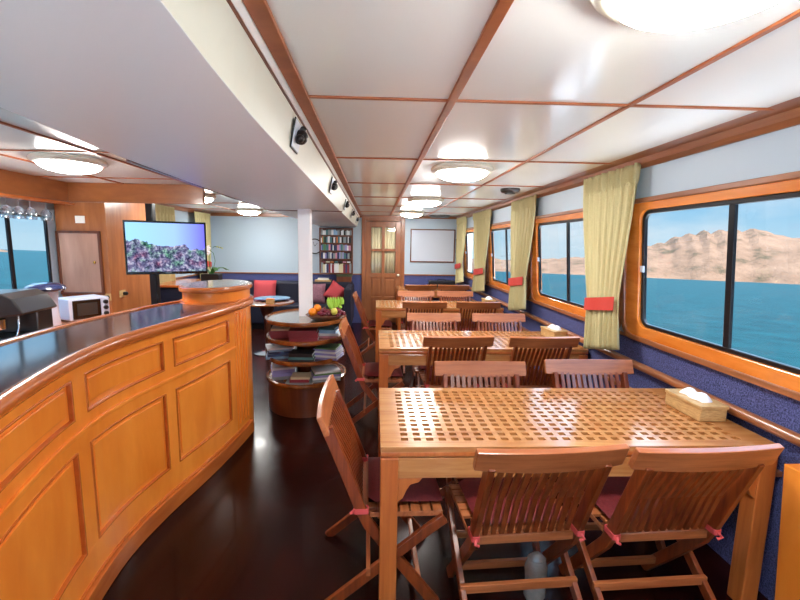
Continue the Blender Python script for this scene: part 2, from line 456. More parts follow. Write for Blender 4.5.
def kids(o): return [c for c in bpy.data.objects if c.parent == o]
def copy_tree(o, parent=None):
    c = o.copy(); COL.objects.link(c)
    if parent: c.parent = parent
    for k in kids(o): copy_tree(k, c)
    return c
def struct(o): o['kind'] = 'structure'; return o
def rrect(x0, x1, y0, y1, r, n=6):
    pts = []
    for cx, cy, a0 in ((x1 - r, y1 - r, 0), (x0 + r, y1 - r, 90), (x0 + r, y0 + r, 180), (x1 - r, y0 + r, 270)):
        for k in range(n + 1):
            a = math.radians(a0 + 90 * k / n); pts.append((cx + r * math.cos(a), cy + r * math.sin(a)))
    return pts
def interp(C, y):
    if y <= C[0][0]: return C[0][1]
    for (a, p), (b, q) in zip(C, C[1:]):
        if y <= b: return p + (q - p) * (y - a) / (b - a)
    return C[-1][1]
def smooth_curve(C, n=8):
    """Catmull-Rom refinement of a list of (y, x)"""
    out = []
    for i in range(len(C) - 1):
        p0 = C[max(i - 1, 0)]; p1 = C[i]; p2 = C[i + 1]; p3 = C[min(i + 2, len(C) - 1)]
        for k in range(n):
            t = k / n
            x = 0.5 * (2 * p1[1] + (p2[1] - p0[1]) * t + (2 * p0[1] - 5 * p1[1] + 4 * p2[1] - p3[1]) * t * t + (-p0[1] + 3 * p1[1] - 3 * p2[1] + p3[1]) * t ** 3)
            out.append((p1[0] + (p2[0] - p1[0]) * t, x))
    out.append(C[-1]); return out

# ---------------------------------------------------------------- room shell
YB, YF = -1.6, 8.0            # aft and fore bulkheads
XL = -3.13                    # port side
def WX(h): return 1.715 - 0.08 * (h - 0.8)          # starboard side leans inboard towards the top
def WR(n, y, h): return (WX(h) + n, y, h)           # n: distance outboard of the starboard wall face

struct(MB().box(-3.4, 2.0, YB, YF + 0.1, -0.06, 0).build('floor', 'floor'))
struct(MB().box(-3.3, 1.85, YB - 0.3, YF + 0.4, 2.11, 2.2).build('ceiling', 'hull'))

# glossy ceiling panels between timber strips
def ceiling_panels(name, xs, ys, X):
    b = MB()
    for i in range(len(xs) - 1):
        for j in range(len(ys) - 1):
            b.box(xs[i], xs[i + 1], ys[j], ys[j + 1], 2.09, 2.112)
    return struct(b.build(name, 'ceiling'))
YS = [-1.6, -0.53, 0.54, 1.613, 2.69, 3.76, 4.85, 5.93, 7.02, YF]
cp = ceiling_panels('ceiling_panels', [-0.30, 1.64], YS, None)
cp2 = ceiling_panels('ceiling_panels_port', [XL, -0.9], YS, None)
k = 0
def trim(b, mat='trim_y', **kw):
    global k
    k += 1
    return struct(b.build('trim_%d' % k, mat, **kw))
trim(MB().box(-0.297, -0.248, YB, YF, 2.074, 2.09), 'strip', bevel=0.003)
trim(MB().box(0.265, 0.298, YB, YF, 2.078, 2.09), 'strip', bevel=0.003)
trim(MB().box(0.952, 0.972, YB, YF, 2.082, 2.09), 'strip', bevel=0.002)
for y in YS[1:-1]:
    trim(MB().box(-0.25, 1.61, y - 0.008, y + 0.008, 2.082, 2.0898), 'strip', bevel=0.002)
    trim(MB().box(XL, -1.0, y - 0.008, y + 0.008, 2.082, 2.0898), 'strip', bevel=0.002)
trim(MB().box(-1.755, -1.735, YB, YF, 2.08, 2.0895), 'strip', bevel=0.002)
trim(MB().box(-2.42, -2.40, YB, YF, 2.08, 2.0895), 'strip', bevel=0.002)

# starboard wall, cut around four windows
WFAR = [2.50, 4.13, 5.80, 7.47]     # fore end of each window's outer frame
WLEN, WZ0, WZ1 = 1.27, 1.06, 1.775
b = MB()
b.box(0, 0.06, YB, YF, 1.83, 2.12, WR)
b.box(0, 0.06, YB, YF, 0.0, 0.985, WR)
edges = [YB]
for f in WFAR:
    edges += [f - WLEN - 0.1, f + 0.1]
edges.append(YF)
for i in range(0, len(edges), 2):
    b.box(0, 0.06, edges[i], edges[i + 1], 0.985, 1.83, WR)
wr = struct(b.build('wall_right', 'white_wall'))
struct(MB().box(-0.006, 0.0, YB, YF, 0.0, 0.965, WR).build('carpet_panel', 'carpet', wr))
struct(MB().box(-0.022, 0.0, YB, YF, 0.962, 0.982, WR).build('carpet_trim', 'trim_y', wr, bevel=0.004))
hr = MB()
hr.tube([WR(-0.03, y, 0.805) for y in (YB, 2.0, 4.0, 6.0, YF)], 0.024, 12)
struct(hr.build('handrail', 'trim_y', wr, smooth=True))
struct(MB().box(-0.05, -0.0, 1.55, YF, 0.60, 0.625, WR).build('lower_rail', 'trim_y', wr, bevel=0.004))
struct(MB().box(-0.10, -0.008, YB, 1.46, 0.0, 0.715, WR).build('wainscot', 'bar_wood', wr, bevel=0.004))

trim(MB().prism([(1.50, 2.09), (1.66, 2.09), (1.66, 2.03), (1.603, 2.025), (1.575, 2.045), (1.565, 2.075)], YB, YF, lambda x, z, y: (x, y, z)), 'trim_y')

def make_window(i, far, X, wooden=True, length=WLEN, ym=None):
    y1 = far; y0 = far - length; yc = (y0 + y1) / 2 if ym is None else ym
    O = rrect(y0 - 0.135, y1 + 0.135, WZ0 - 0.08, WZ1 + 0.055, 0.09)
    I = rrect(y0, y1, WZ0, WZ1, 0.06)
    P = lambda y, z, n: X(n, y, z)
    root = struct(MB().ring(O, I, -0.022 if wooden else 0.0, 0.03, P).build('window_%d' % i, 'win_wood' if wooden else 'white_wall', bevel=0.006 if wooden else 0))
    if wooden: struct(MB().ring(rrect(y0 - 0.16, y1 + 0.16, WZ0 - 0.098, WZ1 + 0.073, 0.1), rrect(y0 - 0.128, y1 + 0.128, WZ0 - 0.066, WZ1 + 0.045, 0.08), -0.034, 0.0, P).build('window_moulding', 'trim_y', root, bevel=0.005))
    fr = MB().ring(I, rrect(y0 + 0.022, y1 - 0.022, WZ0 + 0.022, WZ1 - 0.022, 0.045), -0.006, 0.018, P)
    struct(fr.build('window_frame', 'frame_black', root, bevel=0.004))
    struct(MB().box(-0.004, 0.014, yc - 0.017, yc + 0.017, WZ0 + 0.02, WZ1 - 0.02, X).build('window_mullion', 'frame_black', root, bevel=0.003))
    struct(MB().box(0.008, 0.011, y0 + 0.02, y1 - 0.02, WZ0 + 0.02, WZ1 - 0.02, X).build('pane', 'pane', root))
    if wooden: struct(MB().box(-0.018, -0.005, y1 - 0.034, y1 - 0.006, 1.40, 1.44, X).build('window_latch', 'white', root, bevel=0.003))
    return root
for i, f in enumerate(WFAR): make_window(i + 1, f, WR)

# port wall, two windows
def WL(n, y, h): return (XL - n, y, h)
b = MB()
b.box(0, 0.06, YB, YF, 1.83, 2.12, WL); b.box(0, 0.06, YB, YF, 0.0, 0.985, WL)
LF = [4.09, 2.75, 7.02]
LL = [0.84, 1.2, 1.27]
ed = [YB, LF[1] - LL[1] - 0.1, LF[1] + 0.1, LF[0] - LL[0] - 0.1, LF[0] + 0.1, LF[2] - LL[2] - 0.1, LF[2] + 0.1, YF]
for i in range(0, len(ed), 2): b.box(0, 0.06, ed[i], ed[i + 1], 0.985, 1.83, WL)
wl = struct(b.build('wall_left', 'white_wall'))
struct(MB().box(-0.006, 0, 4.9, YF, 0, 0.965, WL).build('carpet_panel', 'carpet', wl))
for i in range(3): make_window(5 + i, LF[i], WL, False, length=LL[i])
trim(MB().box(XL, XL + 0.05, 4.95, YF, 2.03, 2.09), 'trim_y', bevel=0.004)
trim(MB().box(XL, XL + 0.03, 4.95, YF, 0.962, 0.985), 'trim_y', bevel=0.004)

# aft bulkhead behind the camera; its glazed openings are added to admit daylight
b = MB()
b.box(-3.3, 1.9, YB - 0.06, YB, 1.98, 2.12); b.box(-3.3, 1.9, YB - 0.06, YB, 0, 0.12)
AX = [(-2.95, -1.9), (-1.8, -0.75), (-0.65, 0.4), (0.5, 1.5)]
for x0, x1 in ((-3.3, -2.95), (-1.9, -1.8), (-0.75, -0.65), (0.4, 0.5), (1.5, 1.9)): b.box(x0, x1, YB - 0.06, YB, 0.12, 1.98)
wb = struct(b.build('wall_back', 'white_wall'))
for x0, x1 in AX:  # frames and panes of the added openings
    fr_ = struct(MB().ring([(x0, 0.12), (x1, 0.12), (x1, 1.98), (x0, 1.98)], [(x0 + 0.04, 0.16), (x1 - 0.04, 0.16), (x1 - 0.04, 1.94), (x0 + 0.04, 1.94)], YB - 0.05, YB + 0.01, lambda x, z, y: (x, y, z)).build('window_frame', 'door_wood', wb, bevel=0.004))
    struct(MB().box(x0 + 0.03, x1 - 0.03, YB - 0.025, YB - 0.021, 0.15, 1.95).build('pane', 'pane', wb))
# unseen white decks with low bulwarks, added to bounce sunlight onto the ceiling
b = MB()
b.box(1.9, 3.1, YB - 5.5, YF + 1.5, -0.16, -0.1); b.box(-4.5, -3.32, YB - 5.5, YF + 1.5, -0.16, -0.1); b.box(-3.32, 1.9, YB - 5.5, YB - 0.07, -0.16, -0.1)
b.box(3.1, 3.16, YB - 5.5, YF + 1.5, -0.16, 0.25); b.box(-4.56, -4.5, YB - 5.5, YF + 1.5, -0.16, 0.25); b.box(-4.5, 3.1, YB - 5.56, YB - 5.5, -0.16, 0.5)
dk = b.build('bounce_deck', 'deck'); struct(dk)
tag(dk, 'added white outer deck, out of view, bouncing sunlight into the saloon')

# fore bulkhead
DX0, DX1 = -0.18, 0.50
b = MB(); b.box(-3.3, DX0, YF, YF + 0.05, 0, 2.12); b.box(DX1, 1.9, YF, YF + 0.05, 0, 2.12); b.box(DX0, DX1, YF, YF + 0.05, 1.99, 2.12)
wf = struct(b.build('wall_front', 'white_wall'))
b = MB(); b.box(XL, DX0 - 0.07, YF - 0.006, YF, 0, 0.955); b.box(DX1 + 0.07, 1.73, YF - 0.006, YF, 0, 0.955)
struct(b.build('carpet_panel', 'carpet', wf))
b = MB(); b.box(XL, DX0 - 0.07, YF - 0.025, YF, 0.952, 0.975); b.box(DX1 + 0.07, 1.72, YF - 0.025, YF, 0.952, 0.975)
trim(b, 'trim_x', bevel=0.004)
b = MB(); b.box(XL, -1.08, YF - 0.05, YF, 2.03, 2.09); b.box(-0.3, 1.62, YF - 0.05, YF, 2.045, 2.09)
trim(b, 'trim_x', bevel=0.004)

# door with four glazed lights over two rows of panels
d = MB()
d.box(DX0 - 0.075, DX0, YF - 0.03, YF + 0.05, 0, 2.06); d.box(DX1, DX1 + 0.075, YF - 0.03, YF + 0.05, 0, 2.06); d.box(DX0, DX1, YF - 0.03, YF + 0.05, 1.985, 2.06)
door = struct(d.build('door_1', 'door_wood', bevel=0.006))
d = MB(); y0, y1 = YF - 0.012, YF + 0.03
dm = (DX0 + DX1) / 2
for a, c in ((DX0, DX0 + 0.105), (dm - 0.03, dm + 0.03), (DX1 - 0.105, DX1)): d.box(a, c, y0, y1, 0.01, 1.98)
for a, c in ((0.01, 0.18), (0.48, 0.53), (0.90, 0.99), (1.41, 1.46), (1.87, 1.98)): d.box(DX0 + 0.105, DX1 - 0.105, y0 + 0.002, y1 - 0.001, a, c)
struct(d.build('door_leaf', 'door_wood', door, bevel=0.004))
for z0, z1 in ((0.18, 0.48), (0.53, 0.90)):
    for x0, x1 in ((DX0 + 0.105, dm - 0.03), (dm + 0.03, DX1 - 0.105)):
        struct(MB().box(x0, x1, y0 + 0.022, y1 - 0.004, z0, z1).box(x0 + 0.028, x1 - 0.028, y0 + 0.008, y0 + 0.03, z0 + 0.028, z1 - 0.028).build('door_panel', 'door_wood', door, bevel=0.003))
for z0, z1 in ((0.99, 1.41), (1.46, 1.87)):
    for x0, x1 in ((DX0 + 0.105, dm - 0.03), (dm + 0.03, DX1 - 0.105)):
        struct(MB().box(x0, x1, y0 + 0.018, y0 + 0.022, z0, z1).build('pane', 'pane', door))
b = MB(); n = 60; vs = []
for i in range(n + 1):
    x = DX0 + 0.08 + (DX1 - DX0 - 0.16) * i / n; yy = YF + 0.06 + 0.012 * math.sin(i * 0.9) + 0.006 * math.sin(i * 2.3)
    vs += [(x, yy, 0.95), (x, yy, 1.9)]
b.add(vs, [(2 * i, 2 * i + 2, 2 * i + 3, 2 * i + 1) for i in range(n)])
dc = struct(b.build('door_curtain', 'door_curtain', door, smooth=True))
sm = dc.modifiers.new('thickness', 'SOLIDIFY'); sm.thickness = 0.003
struct(MB().box(DX0 - 0.1, DX1 + 0.1, YF + 0.12, YF + 0.14, 0, 2.1).build('door_backing', 'cream', door))
hn = MB().lathe([(0.02, 0), (0.022, 0.008), (0.008, 0.012), (0.008, 0.03), (0.024, 0.04), (0.026, 0.055), (0.015, 0.065)], n=20)
struct(hn.build('door_handle', 'lamp_rim', door, smooth=True, loc=(DX1 - 0.045, y0, 0.955), rot=(math.radians(90), 0, 0)))

# ---------------------------------------------------------------- lowered duct casing overhead
SL = [(YB, -0.86), (0.5, -0.88), (0.85, -0.91), (1.3, -0.95), (1.6, -0.99), (2.2, -1.02), (2.9, -1.045), (4.2, -1.06), (YF, -1.07)]
SRr = [(YB, -0.275), (0.54, -0.285), (0.75, -0.302), (1.16, -0.32), (2.5, -0.335), (4.2, -0.35), (YF, -0.35)]
ys = [YB + (YF - YB) * i / 60 for i in range(61)]
prof = []
b = MB()
rows = []
for y in ys:
    xl = interp(SL, y); xr = interp(SRr, y); zb = 1.87
    sec = [(xl, 2.1), (xl, zb + 0.008), (xl + 0.008, zb), (xr - 0.02, zb), (xr - 0.001, zb), (xr, zb + 0.001)]
    rows.append([(x, y, z) for x, z in sec])
vs = [p for r_ in rows for p in r_]; n = 6
fs = [(i * n + j, i * n + j + 1, (i + 1) * n + j + 1, (i + 1) * n + j) for i in range(len(rows) - 1) for j in range(n - 1)]
b.add(vs, fs)
cas = struct(b.build('ceiling_casing', 'soffit', smooth=True))
b = MB(); vs = []; fs = []
for y in ys:
    xr = interp(SRr, y)
    vs += [(xr, y, 1.871), (-0.303, y, 2.032), (-0.32, y, 2.04)]
for i in range(len(ys) - 1):
    for j in range(2): fs.append((i * 3 + j, i * 3 + j + 1, i * 3 + j + 4, i * 3 + j + 3))
b.add(vs, fs)
struct(b.build('casing_side', 'cream', cas))
struct(MB().box(-0.309, -0.30, YB, YF, 2.030, 2.040).build('casing_bead', 'dark_wood', cas))
struct(MB().box(-0.306, -0.298, YB, YF, 2.040, 2.09).build('casing_upstand', 'soffit', cas))
struct(MB().box(-1.06, -0.33, 4.19, 4.205, 1.864, 1.872).build('casing_seam', 'dark_wood', cas))
b = MB(); L_ = [y for y in ys if 1.7 < y < 4.3]
b.sweep([(interp(SL, y) - 0.006, y, 1.878) for y in L_], 0.012, 0.02)
struct(b.build('casing_edge_trim', 'dark_wood', cas))

# timber header over the bar and the locker
trim(MB().box(XL, -2.93, YB, 4.165, 1.91, 2.09), 'header', bevel=0.004)
trim(MB().box(-3.0, -1.66, 4.12, 4.165, 1.915, 2.09), 'header', bevel=0.004)
trim(MB().box(-2.96, -2.925, YB, 4.2, 1.902, 1.915), 'trim_y', bevel=0.003)
trim(MB().box(-2.93, -1.65, 4.11, 4.125, 1.905, 1.918), 'trim_x', bevel=0.003)

# ---------------------------------------------------------------- ceiling lamps
def lamp_tree():
    t = thing('ceiling_lamp', '', 'lamp', group=None)
    MB().lathe([(0.205, 0), (0.215, -0.01), (0.215, -0.022), (0.2, -0.036), (0.178, -0.04), (0.176, -0.03)], n=48, cap=False).build('lamp_rim', 'lamp_rim', t, smooth=True)
    pr = [(0.178 * math.cos(a), -0.036 - 0.058 * math.sin(a)) for a in [math.radians(90 * i / 10) for i in range(11)]]
    pr[-1] = (0.001, pr[-1][1])
    MB().lathe(pr, n=48).build('lamp_diffuser', 'lamp_on', t, smooth=True)
    return t
LP = [(0.625, 0.805, 'round glowing ceiling lamp cut off by the top edge, nearest over the tables'),
      (0.603, 2.95, 'round glowing ceiling lamp over the tables, second nearest, left of the smoke detector'),
      (0.597, 4.97, 'round glowing ceiling lamp over the tables, second from the far wall'),
      (0.60, 6.95, 'round glowing ceiling lamp nearest to the far glazed door'),
      (-2.07, 2.95, 'round glowing ceiling lamp above the bar on the left'),
      (-2.10, 5.02, 'round glowing ceiling lamp half hidden by the right end of the timber header'),
      (-2.10, 7.05, 'round glowing ceiling lamp above the blue sofa and white wall')]
l0 = None
for x, y, lab in LP:
    t = lamp_tree() if l0 is None else copy_tree(l0)
    if l0 is None: l0 = t
    t.location = (x, y, 2.09); t['label'] = lab; t['group'] = 'round ceiling lamps'

t = thing('smoke_detector', 'small dark round smoke detector on the white ceiling near the middle curtain', 'detector', (1.285, 3.98, 2.09))
MB().lathe([(0.09, 0), (0.092, -0.012), (0.085, -0.03), (0.07, -0.04)], n=32).build('housing', 'dark_steel', t, smooth=True)
MB().lathe([(0.05, -0.04), (0.05, -0.047), (0.04, -0.05)], n=24).build('grille', 'black', t, smooth=True)
t = thing('ceiling_speaker', 'dark flat round ceiling fitting beside the far wall above the whiteboard', 'fitting', (1.2, 7.75, 2.09))
MB().lathe([(0.2, 0), (0.2, -0.015), (0.17, -0.03)], n=32).build('housing', 'dark_steel', t, smooth=True)

# air outlets on the duct casing
def outlet(y, lab):
    x = 0.45 * interp(SRr, y) + 0.55 * -0.303 + 0.006
    t = thing('air_outlet', lab, 'vent', (x + 0.006, y, 1.955), 0, 'air outlets on the ceiling casing')
    t.rotation_euler = (0, 0.2, 0)
    MB().box(-0.006, 0.0, -0.062, 0.062, -0.05, 0.05).build('plate', 'white', t, bevel=0.002)
    MB().box(-0.008, -0.003, -0.067, 0.067, -0.055, 0.055).build('plate_rim', 'black', t, bevel=0.002)
    MB().ball((0.012, 0, 0), 0.028).build('nozzle', 'black', t, smooth=True)
    for c_, r_ in (((0.018, 0.033, 0.01), 0.016), ((0.018, -0.033, -0.012), 0.016), ((0.014, 0.01, 0.032), 0.013)): MB().ball(c_, r_).build('knob', 'black', t, smooth=True)
    return t
for y, lab in ((1.66, 'square air outlet with black nozzles on cream casing, nearest and largest'), (3.02, 'square air outlet on cream casing, second nearest'),
               (4.44, 'square air outlet on cream casing, middle of the five'), (5.7, 'square air outlet on cream casing, second from the far door'), (7.1, 'square air outlet on cream casing, closest to the far door')):
    outlet(y, lab)

# ---------------------------------------------------------------- white column
t = thing('support_column', 'white square column rising from the round bookcase to the ceiling casing', 'column', (-0.67, 4.0, 0))
MB().box(-0.06, 0.06, -0.06, 0.06, 0.0, 1.868).build('shaft', 'column', t, bevel=0.012, seg=3)

# ---------------------------------------------------------------- bar counter
BC = smooth_curve([(0.2, -0.66), (0.45, -0.78), (0.7, -0.90), (1.0, -1.02), (1.3, -1.12), (1.6, -1.19), (1.9, -1.213), (2.2, -1.178), (2.5, -1.115), (2.8, -1.063), (3.05, -1.03), (3.27, -1.012)])
def bx(y): return interp(BC, y)
def bp(y, off, z):
    e = 0.02; dx = (bx(y + e) - bx(y - e)) / (2 * e); L = math.hypot(1, dx)
    return (bx(y) + off / L, y - off * dx / L, z)
def cbox(b, y0, y1, z0, z1, o0, o1, n=None):
    n = n or max(2, int((y1 - y0) / 0.05)); vs = []; fs = []
    for i in range(n + 1):
        y = y0 + (y1 - y0) * i / n
        vs += [bp(y, o0, z0), bp(y, o1, z0), bp(y, o1, z1), bp(y, o0, z1)]
    for i in range(n):
        for j in range(4):
            a = i * 4 + j; c = i * 4 + (j + 1) % 4; fs.append((a, c, c + 4, a + 4))
    fs += [(3, 2, 1, 0), (n * 4, n * 4 + 1, n * 4 + 2, n * 4 + 3)]
    return b.add(vs, fs)
bar = thing('bar_counter', 'long curved orange-wood bar counter with raised panels and dark stone top', 'bar counter', (0, 0, 0))
cbox(MB(), 0.3, 3.24, 0.0, 1.06, -0.10, -0.014).build('body', 'bar_wood', bar)
b = MB()
ST = [(0.3, 0.38), (0.92, 1.02), (1.6, 1.69), (2.26, 2.335), (2.93, 3.02)]
for a, c in ST: cbox(b, a, c, 0.1, 1.06, -0.016, 0.0)
for z0, z1 in ((0.1, 0.245), (0.70, 0.83), (1.0, 1.06)): cbox(b, 0.3, 3.02, z0, z1, -0.016, 0.0003)
b.build('front_frame', 'bar_wood', bar)
b = MB(); cbox(b, 0.3, 3.02, 0.762, 0.782, 0.0, 0.012); b.build('mid_moulding', 'bar_wood', bar, bevel=0.004)
for (a, c), (a2, c2) in zip(ST, ST[1:]):
    for z0, z1 in ((0.245, 0.70), (0.83, 1.0)):
        b = MB(); cbox(b, c + 0.035, a2 - 0.035, z0 + 0.035, z1 - 0.03, -0.016, -0.006)
        p = b.build('raised_panel', 'bar_wood', bar, bevel=0.006)
        b = MB()
        cbox(b, c, a2, z0, z0 + 0.009, -0.016, 0.004); cbox(b, c, a2, z1 - 0.009, z1, -0.016, 0.004)
        cbox(b, c, c + 0.01, z0, z1, -0.016, 0.004, 1); cbox(b, a2 - 0.01, a2, z0, z1, -0.016, 0.004, 1)
        b.build('panel_bead', 'bar_dark', p, bevel=0.003)
b = MB(); cbox(b, 3.03, 3.25, 0.1, 1.06, -0.016, 0.002)
for q in (3.05, 3.10, 3.15, 3.20): cbox(b, q, q + 0.028, 0.16, 1.03, 0.0, 0.012, 1)
b.build('pilaster', 'bar_wood', bar, bevel=0.004)
b = MB(); cbox(b, 0.3, 3.26, 0.0, 0.1, -0.016, 0.026); cbox(b, 0.3, 3.26, 0.1, 0.112, -0.016, 0.01); b.build('plinth', 'bar_dark', bar, bevel=0.005)
INN = [(0.3, -1.30), (1.0, -1.50), (1.6, -1.59), (1.98, -1.62), (2.35, -1.61), (2.93, -1.525), (3.14, -1.44)]
IC = smooth_curve(INN)
b = MB(); vs = []; fs = []
yy = [0.3 + (3.14 - 0.3) * i / 50 for i in range(51)]
for y in yy:
    xi = interp(IC, y) + 0.02; xo = bp(y, 0.0, 0)[0]
    vs += [(xi, y, 1.06), (xo, y, 1.06), (xo, y, 1.1), (xi, y, 1.1)]
for i in range(50):
    for j in range(4):
        a = i * 4 + j; c = i * 4 + (j + 1) % 4; fs.append((a, c, c + 4, a + 4))
fs += [(3, 2, 1, 0), (200, 201, 202, 203)]
b.add(vs, fs); b.build('stone_top', 'granite', bar)
b = MB(); b.tube([bp(0.3 + (3.3 - 0.3) * i / 60, 0.012, 1.078) for i in range(61)], 0.03, 14); b.build('front_nosing', 'bar_dark', bar, smooth=True)
b = MB(); b.sweep([(interp(IC, y), y, 1.085) for y in yy], 0.035, 0.05); b.build('back_nosing', 'bar_dark', bar, bevel=0.006)
b = MB(); b.oval(0.22, 0.34, (-1.245, 3.32), [(0, 0.0), (0, 1.07)]); b.build('rounded_end', 'bar_wood', bar, smooth=True)
b = MB(); b.oval(0.268, 0.385, (-1.262, 3.32), [(0.02, 1.055), (0.002, 1.065), (0.0, 1.08), (0.004, 1.095), (0.02, 1.105)]); b.build('end_nosing', 'bar_dark', bar, smooth=True)

t = thing('raised_stand', 'oval wooden drum stand with grey top on the far end of the bar', 'stand', (-1.262, 3.33, 1.105))
MB().oval(0.235, 0.345, (0, 0), [(0, 0.0), (0.0, 0.075)]).build('drum', 'bar_wood', t, smooth=True)
MB().oval(0.26, 0.37, (0, 0), [(0.025, 0.07), (0.004, 0.075), (0.0, 0.09), (0.006, 0.105), (0.03, 0.112)]).build('rim', 'bar_dark', t, smooth=True)
MB().oval(0.232, 0.342, (0, 0), [(0, 0.11), (0, 0.1145)]).build('top', 'top_grey', t)

# back counter behind the bar with its appliances
t = thing('back_counter', 'low wooden back counter under the left window behind the bar', 'counter', (0, 0, 0))
MB().box(XL + 0.04, -2.28, 0.4, 4.16, 0, 0.8).build('body', 'wall_wood', t, bevel=0.004)
MB().box(XL + 0.04, -2.25, 0.4, 4.165, 0.8, 0.83).build('top', 'bar_dark', t, bevel=0.006)

# locker at the end of the bar
t = thing('locker', 'tall wooden locker housing beside the left window with a small flush door', 'cupboard', (0, 0, 0))
MB().box(XL + 0.02, -2.63, 4.17, 4.92, 0, 2.08).build('body', 'wall_wood', t, bevel=0.004)
dr = MB().box(-3.08, -2.71, 4.152, 4.169, 1.035, 1.61).build('cupboard_door', 'pale_wood', t, bevel=0.003)
MB().box(-3.105, -3.08, 4.146, 4.168, 1.01, 1.635).box(-2.71, -2.685, 4.146, 4.168, 1.01, 1.635).box(-3.08, -2.71, 4.146, 4.168, 1.61, 1.635).box(-3.08, -2.71, 4.146, 4.168, 1.01, 1.035).build('door_frame', 'dark_wood', t, bevel=0.003)
MB().ball((-2.75, 4.14, 1.33), 0.014).build('knob', 'brass', dr, smooth=True)
t = thing('wall_plaque', 'small pale green square plaque above the locker door', 'sign', (-2.87, 4.168, 1.745))
MB().box(-0.045, 0.045, -0.008, 0, -0.035, 0.035).build('plate', 'paper', t, bevel=0.002)
for q, lab, loc, rz in ((0, 'wall socket with black plug on locker front beside the toaster oven', (-2.68, 4.168, 0.985), 0), (1, 'wall socket with black plug on the darker right side of the locker', (-2.628, 4.34, 1.0), math.pi / 2)):
    t = thing('wall_socket', lab, 'socket', loc, rz)
    MB().box(-0.05, 0.05, -0.008, 0, -0.035, 0.035).build('plate', 'wicker', t, bevel=0.003)
    MB().lathe([(0.018, 0), (0.018, 0.03), (0.01, 0.04)], n=16).build('plug', 'black', t, smooth=True, loc=(0.02, -0.008, 0), rot=(math.radians(90), 0, 0))

# toaster oven
t = thing('toaster_oven', 'silver toaster oven with dark glass door beside the wall socket', 'oven', (-2.655, 3.80, 0.83), 1.0)
MB().box(-0.16, 0.16, -0.12, 0.14, 0.012, 0.205).build('body', 'lilac_white', t, bevel=0.012, seg=3)
d_ = MB().box(-0.135, 0.085, -0.135, -0.121, 0.025, 0.19).build('oven_door', 'black_gloss', t, bevel=0.004)
MB().box(-0.105, 0.055, -0.139, -0.136, 0.055, 0.165).build('oven_window', 'dark_steel', d_, bevel=0.002)
MB().beam((-0.115, -0.15, 0.18), (0.065, -0.15, 0.18), 0.01, 0.01).build('handle', 'chrome', d_)
MB().box(0.092, 0.155, -0.132, -0.121, 0.02, 0.2).build('control_panel', 'lilac_white', t, bevel=0.003)
for z in (0.055, 0.108, 0.16):
    MB().lathe([(0.019, 0), (0.018, 0.018), (0.012, 0.02)], n=16).build('knob', 'black', t, smooth=True, loc=(0.123, -0.132, z), rot=(math.radians(90), 0, 0))
for a in (-0.13, 0.13): MB().box(a - 0.015, a + 0.015, -0.1, 0.12, 0, 0.012).build('foot', 'black', t)

# coffee machine
t = thing('coffee_machine', 'dark steel espresso machine with curved hood at the left edge behind the bar', 'coffee machine', (-2.56, 2.95, 0.83), 0.1)
MB().box(-0.34, 0.18, -0.16, 0.2, 0.0, 0.05).build('base', 'dark_steel', t, bevel=0.01)
MB().box(-0.34, 0.14, 0.04, 0.2, 0.05, 0.3).build('back_housing', 'dark_steel', t, bevel=0.01)
vs = []; n = 10
hood = [(0.16, 0.19), (0.13, 0.30), (0.06, 0.335)] 
b = MB(); pts = [(-0.34, 0.345), (0.06, 0.355), (0.13, 0.32), (0.19, 0.22), (0.17, 0.21), (-0.12, 0.175), (-0.34, 0.175)]
b.prism(pts, -0.17, 0.19, lambda x, z, y: (x, y, z)); b.build('hood', 'dark_steel', t, bevel=0.012, seg=3)
b = MB(); b.box(-0.13, -0.07, -0.176, -0.17, 0.235, 0.25); b.box(-0.13, -0.04, -0.176, -0.17, 0.215, 0.223); b.build('badge', 'chrome', t)
MB().lathe([(0.035, 0.1), (0.04, 0.17), (0.03, 0.18)], (-0.02, -0.08, 0), 20).build('group_head', 'chrome', t, smooth=True)
MB().tube([(-0.02, -0.08, 0.12), (0.0, -0.16, 0.11), (0.02, -0.24, 0.1)], 0.012).build('portafilter_handle', 'black', t, smooth=True)
MB().tube([(0.11, -0.1, 0.2), (0.13, -0.13, 0.12), (0.12, -0.15, 0.05)], 0.006).build('steam_wand', 'chrome', t, smooth=True)
t = thing('coffee_grinder', 'pale coffee grinder with a wide glossy navy lid beside the espresso machine', 'grinder', (-2.60, 3.32, 0.83), 0.0)
MB().lathe([(0.075, 0), (0.08, 0.02), (0.07, 0.2), (0.078, 0.30), (0.075, 0.315)], n=28).build('body', 'lilac_white', t, smooth=True)
MB().lathe([(0.08, 0.31), (0.12, 0.32), (0.13, 0.335), (0.12, 0.355), (0.08, 0.375), (0.02, 0.382)], n=32, sx=1.05).build('lid', 'navy_plastic', t, smooth=True)
MB().box(-0.035, 0.035, -0.105, -0.085, 0.1, 0.2).build('spout', 'chrome', t, bevel=0.005)

